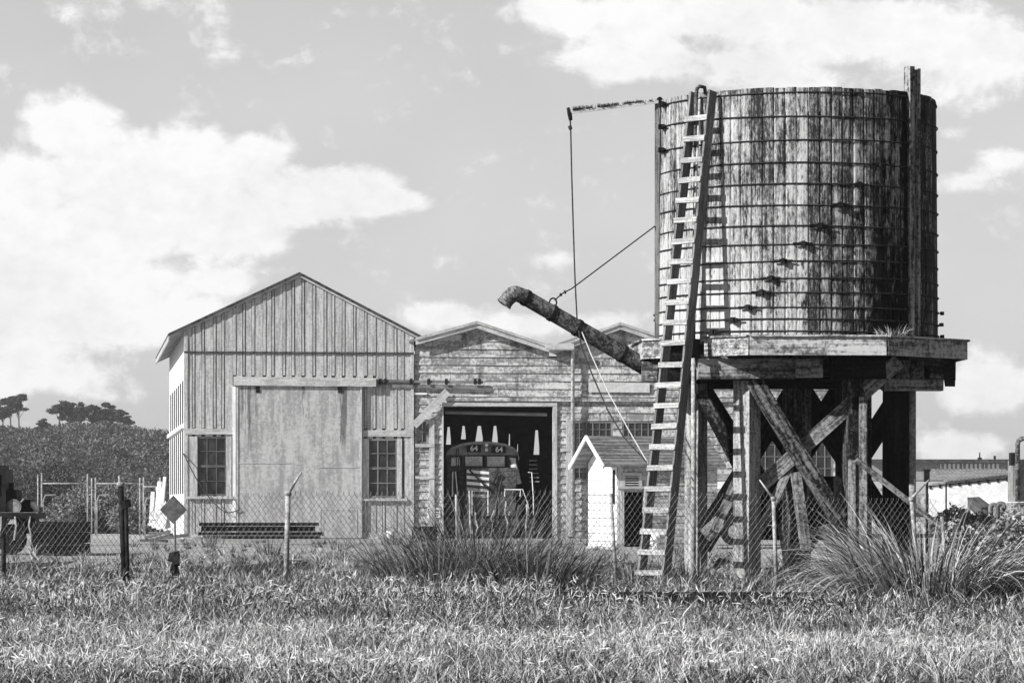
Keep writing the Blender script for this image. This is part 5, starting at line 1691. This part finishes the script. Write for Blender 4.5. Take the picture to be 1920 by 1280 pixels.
# ------------------------------------------------------------------ vegetation
def build_grass():
    parts = []
    def field(n, d0, d1, hl, wl, toneb, pxr=(-200, 2120), edge=1.0):
        per = 16
        nt_ = n // per; n = nt_ * per
        d = 1 / (1 / d0 + (1 / d1 - 1 / d0) * RNG.random(nt_) ** edge)
        px = RNG.uniform(pxr[0], pxr[1], nt_)
        tuftone = np.repeat(RNG.normal(0, .45, nt_), per)
        tufth = np.repeat(RNG.uniform(.7, 1.2, nt_), per)
        tufaz = np.repeat(RNG.normal(0, .6, nt_), per)
        d = np.repeat(d, per) + RNG.normal(0, .035, n); px = np.repeat(px, per)
        x = (px - 960) / FPX * d + RNG.normal(0, .035, n)
        P = np.stack([x, d, np.zeros(n)], 1)
        # slow variation of height, tone and density
        v = np.sin(x * 1.1 + d * .31) + np.sin(x * .47 - d * .9 + 1.3) + np.sin(x * 2.3 + d * 1.7 + .5) * .7
        clump = np.sin(x * 7.3 + np.sin(d * 3.1) * 2) + np.sin(d * 5.3 + np.sin(x * 4.1) * 2)
        h = tufth * RNG.uniform(*hl, n) * (1 + .10 * v) * (1 + .10 * clump)
        # low strip along the track, gravel side of the yard
        low = (px > 1040) & (px < 1640) & (d > 40) & (d < 51)
        h[low] *= .85
        nr = (px > 1060) & (px < 1590) & (d > 45.6) & (d < 50.4); h[nr] *= .6
        low2 = (px > 1040) & (d > 51) & (d < 60)
        h[low2] *= .75
        tone = np.clip(RNG.lognormal(math.log(toneb), .6, n) * np.exp(tuftone) * (1 + .24 * v) * (1 + .16 * clump), .015, .9)
        dk = RNG.random(n) < .42; tone[dk] = RNG.uniform(.012, .05, dk.sum())
        az = RNG.uniform(0, 2 * math.pi, n)
        V = blades(P, az, h, RNG.uniform(0, .7, n), RNG.uniform(.2, 2.9, n), RNG.uniform(*wl, n), 4, tone)
        parts.append(V)
    field(105000, 27.6, 41, (.10, .27), (.005, .010), .50)
    field(95000, 38, 66, (.16, .44), (.007, .016), .32)
    field(15000, 62, 92, (.2, .5), (.012, .022), .32)
    field(2500, 84, 128, (.15, .4), (.018, .03), .2, (250, 1300))
    # pale seed stalks
    field(5000, 28, 62, (.26, .55), (.004, .008), .7)
    # flattened straw, dead bits and seed heads lying about in the sward
    def bits(n, d0, d1, zl, size, tone, thr):
        d = 1 / (1 / d0 + (1 / d1 - 1 / d0) * RNG.random(n)); px = RNG.uniform(-200, 2120, n)
        x = (px - 960) / FPX * d
        g = np.sin(x * 1.9 + np.sin(d * .8) * 2) + np.sin(d * .7 + x * .6 + 2) + np.sin(x * 4.3 - d * 1.3) * .7 + RNG.normal(0, .5, n)
        fade = np.clip(np.minimum((d - d0) / 3, (d1 - d) / (d1 - d0) * 1.8), 0, 1) if d0 > 30 else np.clip((d1 - d) / 13, 0, 1)
        kp = (g > thr) & (RNG.random(n) < fade) & ((px < 1040) | (d < 44) | (RNG.random(n) < .2)); x, d = x[kp], d[kp]; n = len(x)
        C = np.stack([x, d, RNG.uniform(*zl, n)], 1)
        a = RNG.normal(size=(n, 3)) * np.array([1, 1, 1.5]) + np.array([.3, 0, .5]); a /= np.linalg.norm(a, axis=1)[:, None]
        b = np.cross(a, RNG.normal(size=(n, 3))); b /= np.linalg.norm(b, axis=1)[:, None]
        s = RNG.uniform(*size, n)[:, None]
        V = np.stack([C - a * s, C + b * s * .10 + a * s * .2, C + a * s + b * s * .25, C - b * s * .10 + a * s * .2], 1).reshape(-1, 3)
        parts.append((V, (np.arange(n) * 4)[:, None] + np.arange(4)[None], np.repeat(RNG.uniform(*tone, n), 4)))
    bits(80000, 28, 50, (.04, .22), (.02, .06), (.4, .95), -.1)
    bits(45000, 40, 64, (.08, .36), (.03, .08), (.35, .95), .2)
    bits(60000, 38, 62, (.08, .34), (.03, .08), (.01, .06), .6)
    bits(40000, 28, 40, (.03, .18), (.02, .06), (.01, .06), .7)
    V, F, T_ = join_np(parts)
    o = np_mesh('meadow_grass', V, F, 'grass_blade', T_)
    o['kind'] = 'stuff'


build_grass()

W_ = math.pi
for (px, d, n, L, r, bias, lab) in (
        (1738, 47.0, 1100, (.8, 1.9), .5, (W_, .45), 'largest pampas tussock with long pale arching blades before the right trestle post'),
        (1655, 46.9, 420, (.5, 1.35), .35, (W_, .5), 'smaller pampas tussock drooping left of the largest one'),
        (1790, 46.8, 800, (.5, 1.3), .45, (0, .3), 'dark ragged tussock right of the largest pampas clump')):
    dark = px == 1790
    tuft('pampas_tussock', lab, 'tussock', gpt(px, d), int(n * 1.6), L, r * 1.7, (.0, .4), (.7, 2.5), (.011, .024), (.05, .35) if dark else (.3, .98), segs=7, bias=bias, spread=1.2, group='pampas tussocks')
for (px, d, n, L, r, lab) in (
        (822, 56.5, 1000, (.6, 1.5), .5, 'left flax tussock below the open doorway, blades fanned wide'),
        (900, 57.5, 1100, (.8, 2.1), .5, 'tallest flax tussock below the middle of the open doorway'),
        (1000, 56.0, 1000, (.6, 1.4), .5, 'right flax tussock below the doorway nearest the downspout'),
        (1050, 57.0, 260, (.4, .8), .3, 'small flax tussock at the foot of the downspout')):
    tuft('flax_tussock', lab, 'tussock', gpt(px, d), n, L, r * 2.0, (0, .5), (.2, 2.5), (.009, .021), (.03, .42), segs=6, spread=1.2, group='flax tussocks')
for (px, d, n, h, lab) in ((505, 98, 70, .6, 'tall weeds before the stacked beams left of the angled fence post'), (735, 118, 90, .6, 'weed clump by the white bucket'),
                           (640, 108, 50, .5, 'thin weeds growing on the gravel before the sliding door'), (400, 112, 60, .55, 'weed clump at the left end of the stacked beams'),
                           (1190, 62.5, 160, .5, 'grass clump at the foot of the ladder'), (1285, 63, 120, .45, 'grass clump at the foot of the left trestle post')):
    tuft('weed_clump', lab, 'weeds', gpt(px, d), n, (h * .5, h), .35, (0, .3), (.2, 1.0), (.015, .03), (.1, .5), group='weed clumps')


def bush(name, label, cat, ells, n, size, lo, hi, loc, group=None):
    V, F, T_ = leaf_cloud(ells, n, size, lo, hi)
    t = thing(name, label, cat, loc, 0, group)
    np_mesh('foliage', V, F, 'leaf', T_, parent=t)
    m = MB(); L = Vector(loc)
    for e in ells[:4]:
        m.tube([L, L + (Vector(e[:3]) - L) * .6 + Vector((.05, 0, 0)), Vector(e[:3])], [.05 * size * 8, .03 * size * 8, .01], 6)
    m.build('stem', 'bark', t)
    return t


def ell(px, py, d, rx, ry, rz):
    p = wpt(px, py, d); return (p.x, p.y, p.z, rx, ry, rz)


bush('leafy_bush', 'broad leafy bush at the right edge before the diesel machine', 'bush', [ell(1880, 1075, 60, .9, .8, .75), ell(1830, 1045, 61, .6, .7, .6), ell(1925, 1030, 60, .8, .8, .8), ell(1790, 1020, 62, .4, .5, .45), ell(1850, 1110, 57, .8, .7, .4)], 9000, .055, .05, .5, tuple(gpt(1880, 60)), 'bushes at the right')
bush('leafy_bush', 'low bush with pale leaves right of the leaning pole', 'bush', [ell(1790, 985, 70, .45, .5, .4), ell(1830, 1000, 70, .5, .5, .45), ell(1870, 1005, 70, .6, .5, .4)], 3600, .055, .08, .65, tuple(gpt(1820, 70)), 'bushes at the right')
for (px, py, d, s, lab) in ((95, 905, 210, 1.0, 'big dark shrub behind the left pipe gate'), (45, 915, 215, .9, 'dark shrub behind the flat wagon'), (160, 935, 190, .8, 'round shrub between the left and middle pipe gates'),
                            (215, 935, 195, .8, 'shrub behind the middle pipe gate'), (270, 930, 205, .7, 'small shrub beside the pale boards and shed'), (120, 948, 175, .6, 'low shrub in front of the big dark shrub'), (140, 955, 160, .55, 'pale leaved low shrub growing through the left pipe gate'), (205, 950, 162, .6, 'shrub growing through the middle pipe gate'), (246, 952, 158, .55, 'shrub behind the two dark fence posts'), (285, 945, 170, .5, 'small shrub just left of the sunlit shed wall')):
    k = d / FPX * s * 1.55
    bush('dark_shrub', lab, 'shrub', [ell(px, py + 10, d, 32 * k, 2.0, 34 * k), ell(px - 22, py + 22, d, 26 * k, 1.6, 26 * k), ell(px + 24, py + 24, d, 26 * k, 1.6, 24 * k), ell(px + 4, py + 38, d - 1, 36 * k, 1.6, 18 * k)], 8000, .075, .004, .15 if px < 100 else .34, tuple(gpt(px, d)), 'shrubs at the back of the yard')


# hill with scrub and wind-bent trees
HD = 820.0


def hill_y(px):
    return float(np.interp(px, [-400, -100, 0, 60, 120, 200, 250, 320, 420, 600, 900], [880, 810, 806, 812, 803, 800, 806, 824, 846, 885, 939]))


def build_hill():
    vs, fs = [], []
    nx, ny = 90, 14
    for j in range(ny + 1):
        f = j / ny
        d = HD - 520 + 520 * f
        for i in range(nx + 1):
            px = -420 + 1340 * i / nx
            zt = EYE + (HZ - hill_y(px)) / FPX * HD
            z = max(0, zt) * f ** 1.2 + math.sin(px * .05 + j) * .4 * f
            vs.append(((px - 960) / FPX * d, d, z - .3))
    for k in range(nx + 1):
        px = -420 + 1340 * k / nx; vs.append(((px - 960) / FPX * (HD + 300), HD + 300, -2))
    for j in range(ny + 1):
        for i in range(nx):
            a = j * (nx + 1) + i; fs.append((a, a + 1, a + nx + 2, a + nx + 1))
    me = bpy.data.meshes.new('hill'); me.from_pydata(vs, [], fs); me.materials.append(MATS['hill_earth'])
    o = bpy.data.objects.new('hill', me); COL.objects.link(o); o['kind'] = 'structure'
    # scrub
    n = 105000
    f = RNG.random(n) ** .7; d = HD - 520 + 520 * f
    px = RNG.uniform(-400, 420, n)
    zt = EYE + (HZ - np.interp(px, [-400, -100, 0, 60, 120, 200, 250, 320, 420, 600, 900], [880, 810, 806, 812, 803, 800, 806, 824, 846, 885, 939])) / FPX * HD
    z = zt * f ** 1.2
    C = np.stack([(px - 960) / FPX * d, d, z + RNG.uniform(-.2, 1.3, n)], 1)
    a = RNG.normal(size=(n, 3)); a /= np.linalg.norm(a, axis=1)[:, None]
    b = np.cross(a, RNG.normal(size=(n, 3))); b /= np.linalg.norm(b, axis=1)[:, None]
    s = (RNG.uniform(.00022, .0006, n) * d)[:, None]
    V = np.stack([C - a * s, C + b * s * .5, C + a * s, C - b * s * .5], 1).reshape(-1, 3)
    F = (np.arange(n) * 4)[:, None] + np.arange(4)[None]
    tn = np.repeat(np.clip(RNG.uniform(.015, .14, n) * (1 + .45 * np.sin(C[:, 0] * .21 + np.sin(C[:, 1] * .03) * 2) * np.sin(C[:, 1] * .045 + C[:, 0] * .07) + .3 * np.sin(C[:, 0] * .7 + C[:, 1] * .11)), .02, .5), 4)
    ne = 420
    fe = .9 * RNG.random(ne) ** .75; de = HD - 500 + 490 * fe; pe = RNG.uniform(-380, 400, ne)
    ze = (EYE + (HZ - np.array([hill_y(q) for q in pe])) / FPX * HD) * fe ** 1.2
    re_ = RNG.uniform(1.0, 2.6, ne) * (.5 + .5 * fe)
    E = np.stack([(pe - 960) / FPX * de, de, ze + re_ * .35, re_ * RNG.uniform(.9, 1.7, ne), re_, re_ * RNG.uniform(.6, .95, ne)], 1)
    bush_ = leaf_cloud(E, 95000, .30, .02, .26, .5)
    V, F, tn = join_np([(V, F, tn), bush_])
    o = np_mesh('hillside_scrub', V, F, 'leaf', tn); o['kind'] = 'stuff'


build_hill()


def tree(px, ybase, ytop, halfw, d, label, n=3400, clumps=16, f0=.36):
    k = d / FPX
    base = wpt(px, ybase + 4, d)
    t = thing('cypress_tree', label, 'tree', tuple(base), 0, 'wind bent trees on the hill')
    H = (ybase - ytop + 4) * k
    m = MB()
    lean = random.uniform(-.08, .12)
    tip = base + Vector((lean * H, 0, H * .8))
    m.tube([base, base + Vector((lean * .3 * H, 0, H * .4)), tip], [.22, .16, .06], 6)
    ells = []
    for c in range(clumps):
        f = c / max(1, clumps - 1)
        cx = random.uniform(-.75, .75) * halfw * k * (1 - .45 * f); cz = H * (f0 + (.94 - f0) * f) + random.uniform(-.5, .5)
        cx *= 1.25
        ctr = base + Vector((cx + lean * cz, random.uniform(-.6, .6), cz))
        rx = halfw * k * random.uniform(.36, .75) * (1 - .25 * f)
        ells.append((ctr.x, ctr.y, ctr.z, rx, rx, rx * random.uniform(.25, .5)))
        m.tube([base + Vector((lean * cz * .6, 0, cz * .62)), ctr], [.09, .03], 5)
    m.build('trunk', 'bark', t)
    V, F, T_ = leaf_cloud(ells, n, .24, .015, .11, .1)
    np_mesh('crown', V, F, 'leaf', T_, parent=t)


for (px, yb, yt, hw, lab) in (
        (6, 812, 752, 18, 'leftmost hill tree cut by the picture edge'), (20, 812, 738, 18, 'tall flat topped tree in the left hilltop pair'), (36, 810, 736, 18, 'tall tree at the right of the left hilltop group'),
        (110, 804, 750, 19, 'lone slim tree leaning at the left end of the long hilltop row'), (132, 803, 752, 20, 'broad tree second in the long hilltop row'), (152, 802, 756, 20, 'bushy tree third in the long hilltop row'),
        (172, 801, 760, 19, 'dense tree in the middle of the long hilltop row'), (190, 801, 760, 18, 'dense tree right of the middle of the long hilltop row'), (210, 802, 764, 17, 'pale tree near the right end of the long hilltop row'),
        (232, 805, 770, 15, 'small tree at the right end of the long hilltop row'), (80, 808, 788, 14, 'low bushy tree between the two hilltop groups')):
    tree(px, yb, yt, hw, HD - 6 + random.uniform(-4, 4), lab, f0=.58 if px < 60 or px == 110 else .4)

# thin sea haze over the whole place
def build_haze():
    m = bpy.data.materials.new('haze_air'); m.use_nodes = True; MATS['haze_air'] = m
    nt = m.node_tree; nt.nodes.clear()
    v = nt.nodes.new('ShaderNodeVolumePrincipled'); v.inputs['Color'].default_value = (.9, .9, .9, 1); v.inputs['Density'].default_value = HAZE
    o = nt.nodes.new('ShaderNodeOutputMaterial'); nt.links.new(v.outputs[0], o.inputs['Volume'])
    b = MB(); b.box((0, 725, 17), (1840, 1590, 38)); h = b.build('haze', 'haze_air'); h['kind'] = 'stuff'


HAZE = .00017
build_haze()
print('objects', len(bpy.data.objects))
